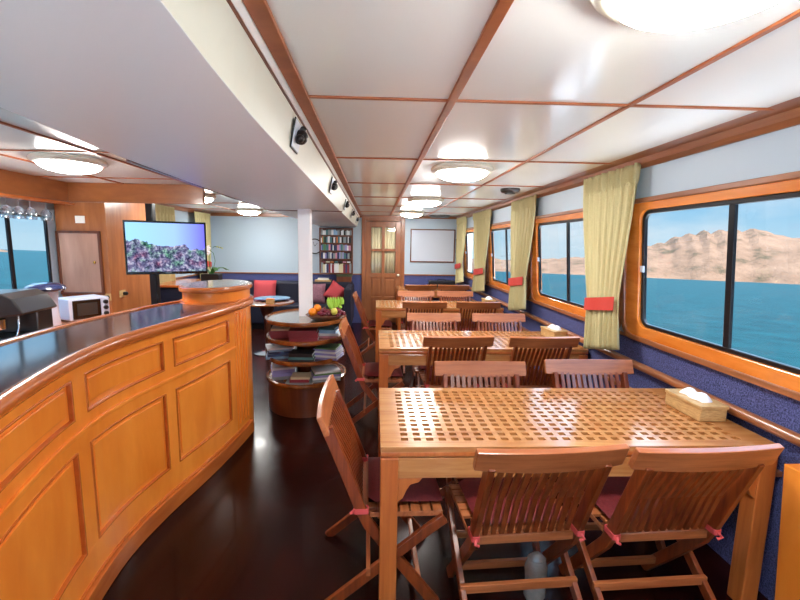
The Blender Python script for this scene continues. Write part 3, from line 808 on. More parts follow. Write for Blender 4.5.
# hanging wine glasses
g0 = None
t = thing('glass_rack', 'slim wooden rack under the left header holding upturned wine glasses', 'rack', (-2.95, 3.6, 1.9))
for dx in (-0.045, 0.045): MB().box(dx - 0.008, dx + 0.008, -0.75, 0.55, -0.022, 0.0).build('rail', 'bar_dark', t, bevel=0.002)
PG = [(-0.04, 'at the left edge of the picture'), (0.075, 'second from the left edge'), (0.19, 'third from the left edge'), (0.36, 'nearest to the locker')]
for dy, wh in PG:
    if g0 is None:
        t = thing('wine_glass', '', 'wine glass')
        MB().lathe([(0.034, 0.0), (0.034, -0.003), (0.006, -0.008)], n=24).build('foot', 'thin_glass', t, smooth=True)
        MB().lathe([(0.004, -0.006), (0.004, -0.07)], n=12).build('stem', 'thin_glass', t, smooth=True)
        MB().lathe([(0.004, -0.07), (0.022, -0.08), (0.038, -0.105), (0.042, -0.135), (0.036, -0.165), (0.0345, -0.165), (0.040, -0.135), (0.036, -0.107), (0.02, -0.083), (0.003, -0.075)], n=28).build('glass_bowl', 'thin_glass', t, smooth=True)
        g0 = t
    else: t = copy_tree(g0)
    t.location = (-2.95, 3.5 + dy, 1.896); t['label'] = 'clear wine glass hanging upside down, ' + wh; t['group'] = 'wine glasses hanging under the header'; t.scale = (1.12, 1.12, 1.1)

# ---------------------------------------------------------------- television on its pole
TA, TB_ = Vector((-2.275, 3.84, 0)), Vector((-1.66, 4.14, 0))
tc_ = (TA + TB_) / 2; ang = math.atan2(TB_.y - TA.y, TB_.x - TA.x); tw = (TB_ - TA).length
t = thing('television', 'flat television on a black pole showing a coral reef', 'television', (tc_.x, tc_.y, 1.485), ang)
h2 = 0.248
MB().box(-tw / 2, tw / 2, 0.0, 0.035, -h2, h2).build('casing', 'black', t, bevel=0.006)
b = MB(); b.ring([(-tw / 2, -h2), (tw / 2, -h2), (tw / 2, h2), (-tw / 2, h2)], [(-tw / 2 + 0.016, -h2 + 0.026), (tw / 2 - 0.016, -h2 + 0.026), (tw / 2 - 0.016, h2 - 0.018), (-tw / 2 + 0.016, h2 - 0.018)], -0.01, 0.002, lambda x, z, y: (x, y, z))
b.build('bezel', 'black_gloss', t, bevel=0.002)
MB().box(-tw / 2 + 0.014, tw / 2 - 0.014, -0.003, -0.001, -h2 + 0.024, h2 - 0.016).build('screen', 'reef', t)
MB().box(-0.025, 0.025, -0.0125, -0.0102, -h2 + 0.009, -h2 + 0.016).build('badge', 'chrome', t)
MB().box(-0.22, 0.1, 0.035, 0.2, -0.07, 0.07).build('bracket', 'black', t, bevel=0.004)
t = thing('television_pole', 'black pole carrying the television, from counter level up to the header', 'pole', (-2.265, 4.30, 0))
MB().box(-0.035, 0.035, -0.035, 0.035, 0, 2.085).build('shaft', 'black', t, bevel=0.008)
MB().box(-0.08, 0.08, -0.08, 0.08, 0, 0.015).build('base_plate', 'black', t, bevel=0.003)

# ---------------------------------------------------------------- port side far corner: shelf, orchid, sofa, cushions
t = thing('side_cabinet', 'low navy and wood cabinet behind the bar drum under the orchid', 'cabinet', (0, 0, 0))
MB().box(XL + 0.04, -2.3, 5.6, 6.6, 0, 0.93).build('body', 'navy', t, bevel=0.01)
MB().box(XL + 0.04, -2.28, 5.58, 6.62, 0.93, 0.96).build('top', 'bar_dark', t, bevel=0.005)
t = thing('potted_orchid', 'white orchid in a black square pot in front of the white far wall', 'plant', (-2.46, 6.28, 0.96))
MB().box(-0.13, 0.13, -0.09, 0.09, 0, 0.11).build('pot', 'black', t, bevel=0.01)
b = MB()
for a, l in ((0.3, 0.26), (1.4, 0.2), (2.7, 0.28), (3.8, 0.22), (5.2, 0.25), (0.9, 0.3)):
    p = [(math.cos(a) * l * q, math.sin(a) * l * q * 0.5, 0.1 + 0.12 * math.sin(q * 2.4) * (1 - 0.2 * q)) for q in (0, 0.25, 0.5, 0.75, 1)]
    b.sweep(p, 0.05, 0.006, (-math.sin(a), math.cos(a), 0))
b.build('leaves', 'leaf', t, smooth=True)
MB().tube([(0, 0, 0.1), (-0.03, 0, 0.3), (-0.02, 0, 0.45), (0.06, 0, 0.52), (0.16, 0, 0.5)], 0.005, 8).tube([(0.01, 0, 0.1), (0.06, 0, 0.3), (0.04, 0, 0.42), (-0.02, 0, 0.47)], 0.004, 8).build('stem', 'leaf', t, smooth=True)
for q in [(-0.07, 0.46), (-0.03, 0.49), (-0.09, 0.5), (-0.04, 0.43)]:
    b = MB()
    for kk in range(5):
        a = kk * 2 * math.pi / 5
        b.ball((q[0] + 0.025 * math.cos(a), -0.02, q[1] + 0.025 * math.sin(a)), 0.02, 10, 1.0)
    b.build('flower', 'petal', t, smooth=True)
b = MB()
for q in ((0.1, 0.515), (0.135, 0.505), (0.17, 0.495)): b.ball((q[0], 0, q[1]), 0.012, 8)
b.build('bud', 'apple', t, smooth=True)

t = thing('corner_sofa', 'dark navy sofa along the far white wall behind the round tables', 'sofa', (0, 0, 0))
MB().box(XL + 0.05, -0.42, 7.3, 7.96, 0.1, 0.44).build('seat', 'navy', t, bevel=0.03, seg=3)
MB().box(XL + 0.05, -0.42, 7.72, 7.97, 0.42, 0.83).build('backrest', 'navy', t, bevel=0.04, seg=3)
MB().box(-0.52, -0.40, 6.9, 7.97, 0.1, 0.80).build('armrest', 'navy', t, bevel=0.04, seg=3)
MB().box(XL + 0.1, -0.5, 7.35, 7.9, 0.0, 0.1).build('plinth', 'black', t)
def cushion(lab, mat, loc, rot, s=0.4):
    n = 12; b = MB(); vs = []
    for sgn in (1, -1):
        for i in range(n + 1):
            for j in range(n + 1):
                u = i / n * 2 - 1; v = j / n * 2 - 1
                th = 0.075 * ((1 - u ** 4) * (1 - v ** 4)) ** 0.6 * sgn
                pin = 1 - 0.06 * (1 - abs(u)) * abs(v) ** 3
                vs.append((u * s / 2 * (1 - 0.07 * (1 - v * v) * abs(u) ** 2 * 0 - 0.05 * (1 - v * v)), th, v * s / 2 * (1 - 0.05 * (1 - u * u))))
    fs = []
    for q in range(2):
        o = q * (n + 1) ** 2
        for i in range(n):
            for j in range(n):
                a = o + i * (n + 1) + j; fs.append((a, a + 1, a + n + 2, a + n + 1))
    b.add(vs, fs)
    o = b.build('cushion', mat, None, smooth=True, loc=loc, rot=rot)
    tag(o, lab, 'cushion')
    return o
cushion('square coral-red cushion leaning on the sofa behind the blue dish table', 'red_cloth', (-2.03, 7.62, 0.655), (math.radians(-12), 0, 0), 0.42)
cushion('mauve striped cushion leaning on the sofa just right of the white column', 'mauve_cloth', (-1.10, 7.62, 0.62), (math.radians(-12), 0, 0), 0.38)
cushion('red cushion standing on its corner against the sofa, behind the fruit bowl', 'red_cloth', (-0.72, 7.60, 0.64), (math.radians(-12), math.radians(35), 0), 0.34)
t = thing('paper_pile', 'flat pile of white papers on top of the sofa back under the wall bookcase', 'papers', (-0.98, 7.86, 0.83))
MB().box(-0.15, 0.15, -0.09, 0.09, 0, 0.03).build('lower_sheets', 'wicker', t); MB().box(-0.1, 0.1, -0.08, 0.08, 0.03, 0.06).build('upper_sheets', 'paper', t)
t = thing('storage_box', 'dark olive box on the sofa end beside the far door', 'box', (-0.58, 7.84, 0.83))
MB().box(-0.14, 0.14, -0.1, 0.1, 0, 0.10).build('box_body', 'dark_wood', t, bevel=0.006); MB().box(-0.15, 0.15, -0.11, 0.11, 0.10, 0.135).build('lid', 'olive', t, bevel=0.006)

t = thing('round_table', 'small round pedestal table with light brown top in front of the sofa', 'table', (-1.50, 5.72, 0))
MB().lathe([(0.35, 0.705), (0.37, 0.71), (0.375, 0.72), (0.37, 0.735), (0.36, 0.738)], n=48).build('tabletop', 'shelf_wood', t, smooth=True)
MB().lathe([(0.04, 0.02), (0.035, 0.2), (0.05, 0.5), (0.12, 0.705)], n=24).build('pedestal', 'dark_wood', t, smooth=True)
MB().lathe([(0.2, 0), (0.2, 0.015), (0.06, 0.04)], n=32).build('base', 'chrome', t, smooth=True)
t = thing('glass_dish', 'wide shallow blue glass dish on the small round table', 'dish', (-1.46, 5.88, 0.738))
MB().lathe([(0.1, 0.0), (0.24, 0.018), (0.25, 0.026), (0.24, 0.026), (0.1, 0.008)], n=40).build('dish', 'blue_glass', t, smooth=True)
t = thing('small_box', 'small patterned tan box at the front of the small round table', 'box', (-1.40, 5.52, 0.738))
MB().box(-0.05, 0.05, -0.035, 0.035, 0, 0.055).build('box_body', 'wicker', t, bevel=0.004); MB().box(-0.052, 0.052, -0.037, 0.037, 0.055, 0.065).build('lid', 'orange', t, bevel=0.003)

# ---------------------------------------------------------------- clock, bookcase on the wall, whiteboard
t = thing('wall_clock', 'round black-rimmed wall clock mostly hidden by the white column', 'clock', (-1.155, YF, 1.49))
MB().lathe([(0.145, 0), (0.15, 0.01), (0.145, 0.035), (0.128, 0.035), (0.126, 0.02)], n=40, cap=False).build('rim', 'black', t, smooth=True, rot=(math.radians(90), 0, 0))
MB().lathe([(0.128, 0.004), (0.128, 0.02)], n=40).build('dial', 'white', t, smooth=True, rot=(math.radians(90), 0, 0))
MB().beam((0, -0.025, 0), (0.05, -0.025, 0.06), 0.008, 0.004).beam((0, -0.025, 0), (-0.03, -0.025, 0.09), 0.006, 0.004).build('hand', 'black', t)

BX0, BX1, BY0 = -1.055, -0.42, YF - 0.13
t = thing('wall_bookcase', 'dark wooden bookcase of paperbacks on the far wall left of the door', 'bookcase', (0, 0, 0))
for a, c in ((BX0, BX0 + 0.025), (BX1 - 0.025, BX1)): MB().box(a, c, BY0, YF - 0.027, 0.976, 1.845).build('side_panel', 'dark_wood', t, bevel=0.003)
SHZ = [0.976, 1.245, 1.40, 1.545, 1.69, 1.82]
for z in SHZ: MB().box(BX0 + 0.025, BX1 - 0.025, BY0 + 0.002, YF - 0.027, z, z + 0.018).build('shelf', 'dark_wood', t, bevel=0.002)
MB().box(BX0, BX1, YF - 0.027, YF - 0.0255, 0.976, 1.845).build('back_panel', 'dark_wood', t)
COLS = [('white', (222, 224, 226)), ('pale blue', (140, 180, 214)), ('navy', (44, 56, 96)), ('lilac', (150, 146, 200)), ('grey', (140, 148, 150)), ('dark red', (130, 40, 50)),
        ('black', (30, 30, 34)), ('cream', (214, 204, 170)), ('teal', (70, 120, 124)), ('orange', (206, 120, 60)), ('pink', (210, 140, 160)), ('green', (90, 130, 80))]
for n_, c in COLS: M['bk_' + n_] = plain('cover_' + n_.replace(' ', '_'), lin(*c), 0.5)
ROWN = ['bottom', 'second lowest', 'middle', 'second highest', 'top']
for ri in range(5):
    ROWB = []; x = BX0 + 0.03; zt = SHZ[ri + 1] - SHZ[ri] - 0.02
    pal = [[0, 2, 7, 5, 6, 1, 4, 0, 7], [3, 4, 0, 1, 3, 10, 8, 2], [3, 4, 2, 0, 3, 10, 8, 11], [9, 8, 0, 4, 0, 6, 11, 0], [8, 4, 6, 0, 0, 4, 1, 0]][ri]
    i = 0
    while True:
        wd = R.choice((0.022, 0.028, 0.034, 0.04)) if ri else R.choice((0.024, 0.034, 0.044))
        if x + wd > BX1 - 0.028: break
        hh = zt * R.uniform(0.72, 0.94) if ri else R.uniform(0.15, 0.19)
        cn = COLS[pal[R.randrange(len(pal))]][0]
        b = MB().box(-wd / 2 + 0.001, wd / 2 - 0.001, 0, 0.09, 0, hh)
        o = b.build('book', 'bk_' + cn, None, loc=(x + wd / 2, BY0 + 0.01, SHZ[ri] + 0.018))
        ROWB.append((o, cn)); tag(o, None, 'book', 'books on the %s shelf of the wall bookcase' % ROWN[ri])
        x += wd; i += 1
    ORD = ['leftmost', 'second', 'third', 'fourth', 'fifth', 'sixth', 'seventh', 'eighth', 'ninth', 'tenth', 'eleventh', 'twelfth']
    for cn in set(c for _, c in ROWB):
        same = [o for o, c in ROWB if c == cn]
        for q, o in enumerate(same):
            if len(same) == 1: o['label'] = 'only %s book standing on the %s shelf of the wall bookcase' % (cn, ROWN[ri])
            else: o['label'] = '%s book, %s of its colour on the wall bookcase\'s %s shelf' % (cn, ORD[q] + (' from left' if q else ''), ROWN[ri])
x = BX0 + 0.04
for cn in ('dark red', 'cream', 'orange', 'teal', 'black', 'pink', 'white'):
    o = MB().box(-0.03, 0.03, 0, 0.09, 0, 0.022).build('book', 'bk_' + cn, None, loc=(x + 0.035, BY0 + 0.012, 1.185))
    x += 0.08
    o.location.z = SHZ[0] + 0.018 + 0.192
    tag(o, '%s paperback lying flat on the upright bottom-shelf books' % cn, 'book', 'paperbacks lying on the bottom row of the wall bookcase')

t = thing('whiteboard', 'blank whiteboard in a thin brown frame on the far wall right of the door', 'whiteboard', (1.118, YF, 1.53))
MB().box(-0.42, 0.42, -0.012, 0, -0.305, 0.305).build('board', 'white', t)
b = MB(); b.ring([(-0.435, -0.32), (0.435, -0.32), (0.435, 0.32), (-0.435, 0.32)], [(-0.413, -0.298), (0.413, -0.298), (0.413, 0.298), (-0.413, 0.298)], -0.022, -0.001, lambda x, z, y: (x, y, z))
b.build('board_frame', 'dark_wood', t, bevel=0.003)
t = thing('wall_torch', 'slim black torch hanging on the far wall between whiteboard and last curtain', 'torch', (1.585, YF - 0.02, 1.54))
MB().lathe([(0.014, -0.14), (0.014, 0.07), (0.022, 0.1), (0.022, 0.13)], n=16).build('barrel', 'black', t, smooth=True)

# ---------------------------------------------------------------- dining tables
def make_table():
    t = thing('dining_table', '', 'table')
    W, D, Z = 1.65, 0.68, 0.75
    NX, NY, px, py, hx, hy = 28, 13, 0.0525, 0.0455, 0.030, 0.026
    gx0 = 0.085; gx1 = gx0 + (NX - 1) * px + hx; gy0 = 0.055; gy1 = gy0 + (NY - 1) * py + hy
    b = MB(); z0, z1 = Z - 0.022, Z
    b.box(0, W, 0, gy0, z0, z1); b.box(0, W, gy1, D, z0, z1); b.box(0, gx0, gy0, gy1, z0, z1 + 0.0001); b.box(gx1, W, gy0, gy1, z0, z1 + 0.0001)
    for i in range(NX - 1): b.box(gx0 + i * px + hx, gx0 + (i + 1) * px, gy0, gy1, z0, z1 - 0.0008)
    for j in range(NY - 1): b.box(gx0, gx1, gy0 + j * py + hy, gy0 + (j + 1) * py, z0, z1 - 0.0004)
    b.build('tabletop', 'teak_x', t)
    b = MB(); zz = Z - 0.022
    b.box(0.0, W, 0.0, 0.03, zz - 0.018, zz); b.box(0, W, D - 0.03, D, zz - 0.018, zz); b.box(0, 0.03, 0.03, D - 0.03, zz - 0.018, zz); b.box(W - 0.03, W, 0.03, D - 0.03, zz - 0.018, zz)
    b.build('edge_band', 'teak_z', t, bevel=0.003)
    za = zz - 0.018
    b = MB()
    b.box(0.02, W - 0.02, 0.012, 0.034, za - 0.01, za); b.box(0.07, W - 0.07, 0.004, 0.03, za - 0.095, za - 0.01); b.box(0.07, W - 0.07, D - 0.03, D - 0.004, za - 0.095, za)
    b.box(0.006, 0.03, 0.07, D - 0.07, za - 0.095, za); b.box(W - 0.03, W - 0.006, 0.07, D - 0.07, za - 0.095, za)
    b.build('apron', 'teak_x', t, bevel=0.002)
    for x in (0, W - 0.072):
        for y in (0, D - 0.072):
            MB().box(x, x + 0.072, y, y + 0.072, 0, za - 0.008).build('leg', 'teak_z', t, bevel=0.004)
    for x, s in ((0.072, 1), (W - 0.072, -1)):
        for y in (0.006, D - 0.028):
            pts = [(x, za - 0.095), (x + s * 0.10, za - 0.095), (x + s * 0.085, za - 0.115), (x + s * 0.05, za - 0.125), (x + s * 0.035, za - 0.15), (x + s * 0.02, za - 0.185), (x, za - 0.2)]
            MB().prism(pts, y, y + 0.022, lambda a, c, q: (a, q, c)).build('bracket', 'teak_z', t, bevel=0.002)
    return t
TT = [(0.03, 1.535, 'lattice-top teak dining table nearest the camera, with wicker tissue box'), (0.04, 3.09, 'lattice-top teak dining table, second from the camera'),
      (0.02, 5.17, 'lattice-top teak dining table, third from the camera'), (0.12, 7.18, 'lattice-top teak dining table farthest away, against the far wall')]
t0 = None
for x, y, lab in TT:
    t = make_table() if t0 is None else copy_tree(t0)
    if t0 is None: t0 = t
    t.location = (x, y, 0); t['label'] = lab; t['group'] = 'lattice-top dining tables along the windows'
t.location = (0.42, 7.2, 0); t.scale = (0.72, 1, 1)

# tissue boxes
def tissue(loc, rz, lab, s=1.0):
    t = thing('tissue_box', lab, 'tissue box', loc, rz, 'wicker tissue boxes on the tables')
    MB().box(-0.066, 0.066, -0.115, 0.115, 0, 0.066).build('box_body', 'wicker', t, bevel=0.006)
    MB().ring(rrect(-0.072, 0.072, -0.121, 0.121, 0.012), rrect(-0.02, 0.02, -0.07, 0.07, 0.015), 0.062, 0.078).build('lid', 'wicker', t, bevel=0.003)
    b = MB(); vs = []; n, mm = 14, 6
    for i in range(n + 1):
        for j in range(mm + 1):
            u = i / n; v = j / mm
            hgt = 0.052 * math.sin(math.pi * u) ** 0.5 * (0.75 + 0.25 * math.sin(u * 9)) * math.sin(math.pi * v) ** 0.7
            vs.append((-0.032 + 0.064 * v + 0.006 * math.sin(u * 11), -0.075 + 0.15 * u, 0.074 + hgt))
    b.add(vs, [(i * (mm + 1) + j, i * (mm + 1) + j + 1, (i + 1) * (mm + 1) + j + 1, (i + 1) * (mm + 1) + j) for i in range(n) for j in range(mm)])
    b.build('tissue', 'tissue', t, smooth=True)
tissue((1.58, 1.875, 0.7505), 0.0, 'wicker tissue box on the nearest table beside the handrail')
tissue((1.60, 3.52, 0.75), 0.1, 'wicker tissue box on the second table below the large curtain')
tissue((1.56, 5.50, 0.75), 0.0, 'wicker tissue box with white tissue on the third table')
t = thing('equipment_bag', 'black boxy bag lying at the far wall on the last table', 'bag', (1.27, 7.72, 0.75))
MB().box(-0.25, 0.25, -0.1, 0.1, 0, 0.13).build('bag_body', 'black', t, bevel=0.02, seg=3)
MB().tube([(-0.08, 0, 0.125), (-0.06, 0, 0.155), (0.06, 0, 0.155), (0.08, 0, 0.125)], 0.008, 8).build('handle', 'black', t, smooth=True)

# ---------------------------------------------------------------- folding chairs
def make_chair():
    """sitter faces +y; top rail at y=-0.30"""
    t = thing('folding_chair', '', 'chair')
    rail = MB(); vs = []; n = 16
    top = Vector((0, -0.30, 0.88)); bend = Vector((0, -0.135, 0.45)); u = (top - bend).normalized(); nn = Vector((0, u.z, -u.y))
    for i in range(n + 1):
        a = i / n * 2 - 1; x = a * 0.266
        bow = -0.016 * (1 - a * a); hh = 0.083 + 0.008 * (1 - a * a)
        for q, w_ in ((0, -1), (0, 1), (1, 1), (1, -1)):
            p = bend + u * ((top - bend).length - (0 if q else hh)) + nn * (w_ * 0.0115 + bow)
            vs.append((x, p.y, p.z + (0.004 * (1 - a * a) if q else 0)))
    fs = []
    for i in range(n):
        for j in range(4):
            a = i * 4 + j; c = i * 4 + (j + 1) % 4; fs.append((a, c, c + 4, a + 4))
    fs += [(3, 2, 1, 0), (n * 4, n * 4 + 1, n * 4 + 2, n * 4 + 3)]
    rail.add(vs, fs); rail.build('top_rail', 'chair_x', t, bevel=0.003)
    for s in (-1, 1):
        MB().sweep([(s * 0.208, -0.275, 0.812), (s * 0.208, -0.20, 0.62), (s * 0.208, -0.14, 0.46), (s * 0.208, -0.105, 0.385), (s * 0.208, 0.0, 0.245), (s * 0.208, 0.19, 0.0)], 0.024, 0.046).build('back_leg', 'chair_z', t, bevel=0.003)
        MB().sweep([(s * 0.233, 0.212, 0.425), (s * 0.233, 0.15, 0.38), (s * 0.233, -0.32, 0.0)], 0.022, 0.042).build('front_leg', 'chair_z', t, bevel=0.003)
    b = MB()
    for i in range(11):
        x = -0.165 + 0.033 * i
        p0 = bend + u * 0.385; p1 = bend + u * 0.0
        b.sweep([(x, p0.y - 0.012 * (1 - (x / 0.2) ** 2), p0.z), (x, (p0.y + p1.y) / 2 + 0.012, (p0.z + p1.z) / 2), (x, p1.y, p1.z)], 0.0195, 0.011)
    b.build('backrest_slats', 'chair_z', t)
    MB().beam((-0.2, bend.y + 0.012, bend.z - 0.03), (0.2, bend.y + 0.012, bend.z - 0.03), 0.022, 0.036, (0, 1, 0)).build('lower_rail', 'chair_x', t, bevel=0.003)
    b = MB()
    for i in range(7): b.box(-0.22 if i > 1 else -0.19, 0.22 if i > 1 else 0.19, -0.115 + 0.047 * i, -0.115 + 0.047 * i + 0.038, 0.432, 0.446)
    b.box(-0.168, -0.14, -0.115, 0.205, 0.41, 0.432); b.box(0.14, 0.168, -0.115, 0.205, 0.41, 0.432)
    b.box(-0.2235, -0.2195, -0.1, 0.205, 0.426, 0.448); b.box(0.2195, 0.2235, -0.1, 0.205, 0.426, 0.448)
    b.build('seat', 'chair_x', t, bevel=0.002)
    MB().beam((-0.245, -0.105, 0.19), (0.245, -0.105, 0.19), 0.018, 0.034, (0, 1, 0)).build('stretcher', 'chair_x', t, bevel=0.002)
    MB().beam((-0.205, 0.115, 0.10), (0.205, 0.115, 0.10), 0.02, 0.032, (0, 1, 0)).build('stretcher', 'chair_x', t, bevel=0.002)
    # cushion, tied to the back
    b = MB(); n = 10; vs = []
    for sg in (1, -1):
        for i in range(n + 1):
            for j in range(n + 1):
                p = i / n * 2 - 1; q = j / n * 2 - 1
                vs.append((p * 0.185, 0.052 + q * 0.158, 0.468 + sg * 0.021 * ((1 - p ** 8) * (1 - q ** 8)) ** 0.5))
    fs = []
    for h_ in range(2):
        o = h_ * (n + 1) ** 2
        for i in range(n):
            for j in range(n):
                a = o + i * (n + 1) + j; fs.append((a, a + 1, a + n + 2, a + n + 1))
    c = b.add(vs, fs).build('cushion', 'cushion', t, smooth=True); c['label'] = 'dark red tie-on cushion'
    for s in (-1, 1):
        b = MB(); b.ring(rrect(s * 0.208 - 0.016, s * 0.208 + 0.016, -0.168, -0.105, 0.006), rrect(s * 0.208 - 0.0125, s * 0.208 + 0.0125, -0.164, -0.109, 0.004), 0.44, 0.462)
        b.tube([(s * 0.208, -0.165, 0.451), (s * 0.215, -0.18, 0.44), (s * 0.20, -0.175, 0.43)], 0.006, 6)
        b.build('ribbon_tie', 'ribbon', c)
    return t
NF = math.pi
CH = [  # rail centre x, rail y, facing (0 = forward), label
    (0.607, 1.275, 0.06, 'folding teak chair with its back to the camera, left of the two nearest'),
    (1.150, 1.275, 0.05, 'folding teak chair with its back to the camera, rightmost and nearest'),
    (0.617, 2.30, NF, 'folding teak chair across the nearest table, left one facing the camera'),
    (1.283, 2.345, NF, 'folding teak chair across the nearest table, right one beside the large curtain'),
    (0.632, 2.96, 0.03, 'folding teak chair with its back to the camera at the second table, left one'),
    (1.278, 2.955, 0.02, 'folding teak chair with its back to the camera at the second table, right one'),
    (0.587, 3.985, NF, 'folding teak chair across the second table facing the camera, left one'),
    (1.235, 3.99, NF, 'folding teak chair across the second table facing the camera, right one'),
    (0.60, 4.80, 0.0, 'folding teak chair with its back to the camera at the third table, left one'),
    (1.25, 4.82, 0.0, 'folding teak chair with its back to the camera at the third table, right one'),
    (0.60, 5.90, NF, 'folding teak chair across the third table facing the camera, left one'),
    (1.18, 5.95, NF, 'folding teak chair across the third table facing the camera, right one'),
    (0.78, 6.85, 0.0, 'folding teak chair with its back to the camera at the last table, left one'),
    (1.34, 6.87, 0.0, 'folding teak chair with its back to the camera at the last table, right one'),
    (-0.215, 1.785, -math.pi / 2 + 0.02, 'folding teak chair seen side-on at the left end of the nearest table'),
    (-0.27, 3.46, -math.pi / 2 , 'folding teak chair side-on at the end of the second table beside the round bookcase'),
    (-0.27, 5.55, -math.pi / 2, 'folding teak chair side-on at the end of the third table, before the glazed door'),
]
c0 = None
for x, y, a, lab in CH:
    t = make_chair() if c0 is None else copy_tree(c0)
    if c0 is None: c0 = t
    off = Vector((0, -0.30, 0)); off.rotate(Matrix.Rotation(a, 3, 'Z'))
    t.location = (x - off.x, y - off.y, 0); t.rotation_euler = (0, 0, a)
    t['label'] = lab; t['group'] = 'folding teak chairs around the dining tables'

t = thing('cloth_bundle', 'pale grey upright cloth bundle on the floor beneath the nearest table', 'bundle', (0.72, 1.60, 0))
MB().lathe([(0.035, 0), (0.046, 0.03), (0.042, 0.1), (0.046, 0.16), (0.03, 0.21), (0.012, 0.225)], n=20, sx=1.1, sy=0.85).build('cloth', 'top_grey', t, smooth=True)
MB().lathe([(0.034, 0.196), (0.037, 0.2), (0.033, 0.204)], n=20, sx=1.1, sy=0.85, cap=False).build('tie', 'top_grey', t, smooth=True)

# ---------------------------------------------------------------- curtains
def curtain(XC, ya, yb, band0, band1, bot0, bot1, lab, zt=2.05, zb=0.80, seed=0):
    """ya>yb: fore and aft edge at the top; gathered at the red band"""
    rr = random.Random(seed)
    t = thing('curtain', lab, 'curtain', (0, 0, 0), 0, 'beige curtains with red tiebacks')
    n, mrow = 110, 40; b = MB(); vs = []
    sg = 1 if XC > 0 else -1
    X = lambda q, y, z: (XC + sg * q, y, z)
    ph = [rr.uniform(0, 6) for _ in range(4)]
    zband = 1.16
    for j in range(mrow + 1):
        z = zt + (zb - zt) * j / mrow
        if z > zband:
            s = (zt - z) / (zt - zband); s2 = s * s * (3 - 2 * s) * 0.4 + s ** 1.6 * 0.6
            e0 = ya + (band0 - ya) * s2; e1 = yb + (band1 - yb) * s2
        else:
            s = (zband - z) / (zband - zb); e0 = band0 + (bot0 - band0) * s; e1 = band1 + (bot1 - band1) * s
        tight = math.exp(-((z - zband) / 0.12) ** 2)
        for i in range(n + 1):
            u = i / n; y = e0 + (e1 - e0) * u
            amp = 0.021 * (1 - 0.5 * tight) * (0.75 + 0.25 * math.sin(z * 3 + ph[0]))
            f = math.sin(u * 2 * math.pi * 7 + ph[1] + 0.8 * math.sin(z * 2.1 + u * 5)) + 0.5 * math.sin(u * 2 * math.pi * 15 + ph[2])
            if z > zt - 0.10: f += 0.8 * math.sin(u * 2 * math.pi * 26)
            vs.append(X(amp * f, y, z + (0.10 * u if z < zband else 0.06 * u) * ((zt - z) / (zt - zb))))
    b.add(vs, [(j * (n + 1) + i, j * (n + 1) + i + 1, (j + 1) * (n + 1) + i + 1, (j + 1) * (n + 1) + i) for j in range(mrow) for i in range(n)])
    o = b.build('drape', 'curtain', t, smooth=True)
    sm = o.modifiers.new('thickness', 'SOLIDIFY'); sm.thickness = 0.002
    b = MB(); vs = []; n = 24
    for z in (1.09, 1.18):
        for i in range(n + 1):
            u = i / n; vs.append(X(-0.026 - 0.003 * math.sin(u * 9), band0 - 0.012 + (band1 - band0 + 0.024) * u, z + 0.055 * u))
    b.add(vs, [(i, i + 1, n + 2 + i, n + 1 + i) for i in range(n)])
    o = b.build('tieback', 'tie_red', t); sm = o.modifiers.new('thickness', 'SOLIDIFY'); sm.thickness = 0.003
    b = MB(); b.tube([X(0.0, ya - 0.02, zt + 0.02), X(0.0, yb + 0.02, zt + 0.02)], 0.008, 8); b.build('curtain_rod', 'trim_y', t, smooth=True)
curtain(1.575, 3.09, 2.46, 2.95, 2.56, 2.93, 2.50, 'beige curtain with red tieback, nearest and largest on the right wall', seed=1)
curtain(1.575, 4.78, 4.045, 4.69, 4.215, 4.685, 4.155, 'beige curtain with red tieback, second from the camera on the right wall', seed=2)
curtain(1.575, 6.55, 5.65, 6.40, 5.82, 6.53, 5.81, 'beige curtain with red tieback, third from the camera on the right wall', seed=3)
curtain(1.575, 7.93, 7.22, 7.92, 7.38, 7.93, 7.235, 'beige curtain with red tieback in the far right corner', seed=4)
curtain(-3.03, 6.4, 5.65, 6.3, 5.8, 6.3, 5.8, 'beige curtain behind the television on the left wall', seed=5)
curtain(-3.03, 7.75, 7.1, 7.7, 7.25, 7.7, 7.25, 'beige curtain with red tieback left of the orchid and far white wall', seed=6)

# ---------------------------------------------------------------- round bookcase around the column
BCX, BCY, RX, RY = -0.655, 3.93, 0.385, 0.44
t = thing('round_bookcase', 'oval three-tier wooden bookcase around the white column', 'bookcase', (BCX, BCY, 0))
MB().oval(RX, RY, (0, 0), [(0.02, 0.0), (0.02, 0.27)]).build('plinth', 'dark_wood', t, smooth=True)
TZ = [0.29, 0.49, 0.675, 0.845]
for i, z in enumerate(TZ):
    r_ = 0.0 if i != 2 else 0.01
    if i == 1: r_ = 0.015
    MB().oval(RX - r_, RY - r_, (0, 0), [(0.02, z - 0.022), (0.004, z - 0.018), (0, z - 0.002), (0.003, z + 0.012), (0.018, z + 0.018), (0.026, z + 0.012), (0.028, z)]).build('shelf', 'shelf_wood', t, smooth=True)
MB().oval(RX - 0.028, RY - 0.028, (0, 0), [(0, 0.8445), (0, 0.8465)]).build('top_inlay', 'top_grey', t)
MB().lathe([(0.10, 0.28), (0.10, 0.83)], n=28).build('core', 'dark_wood', t, smooth=True)

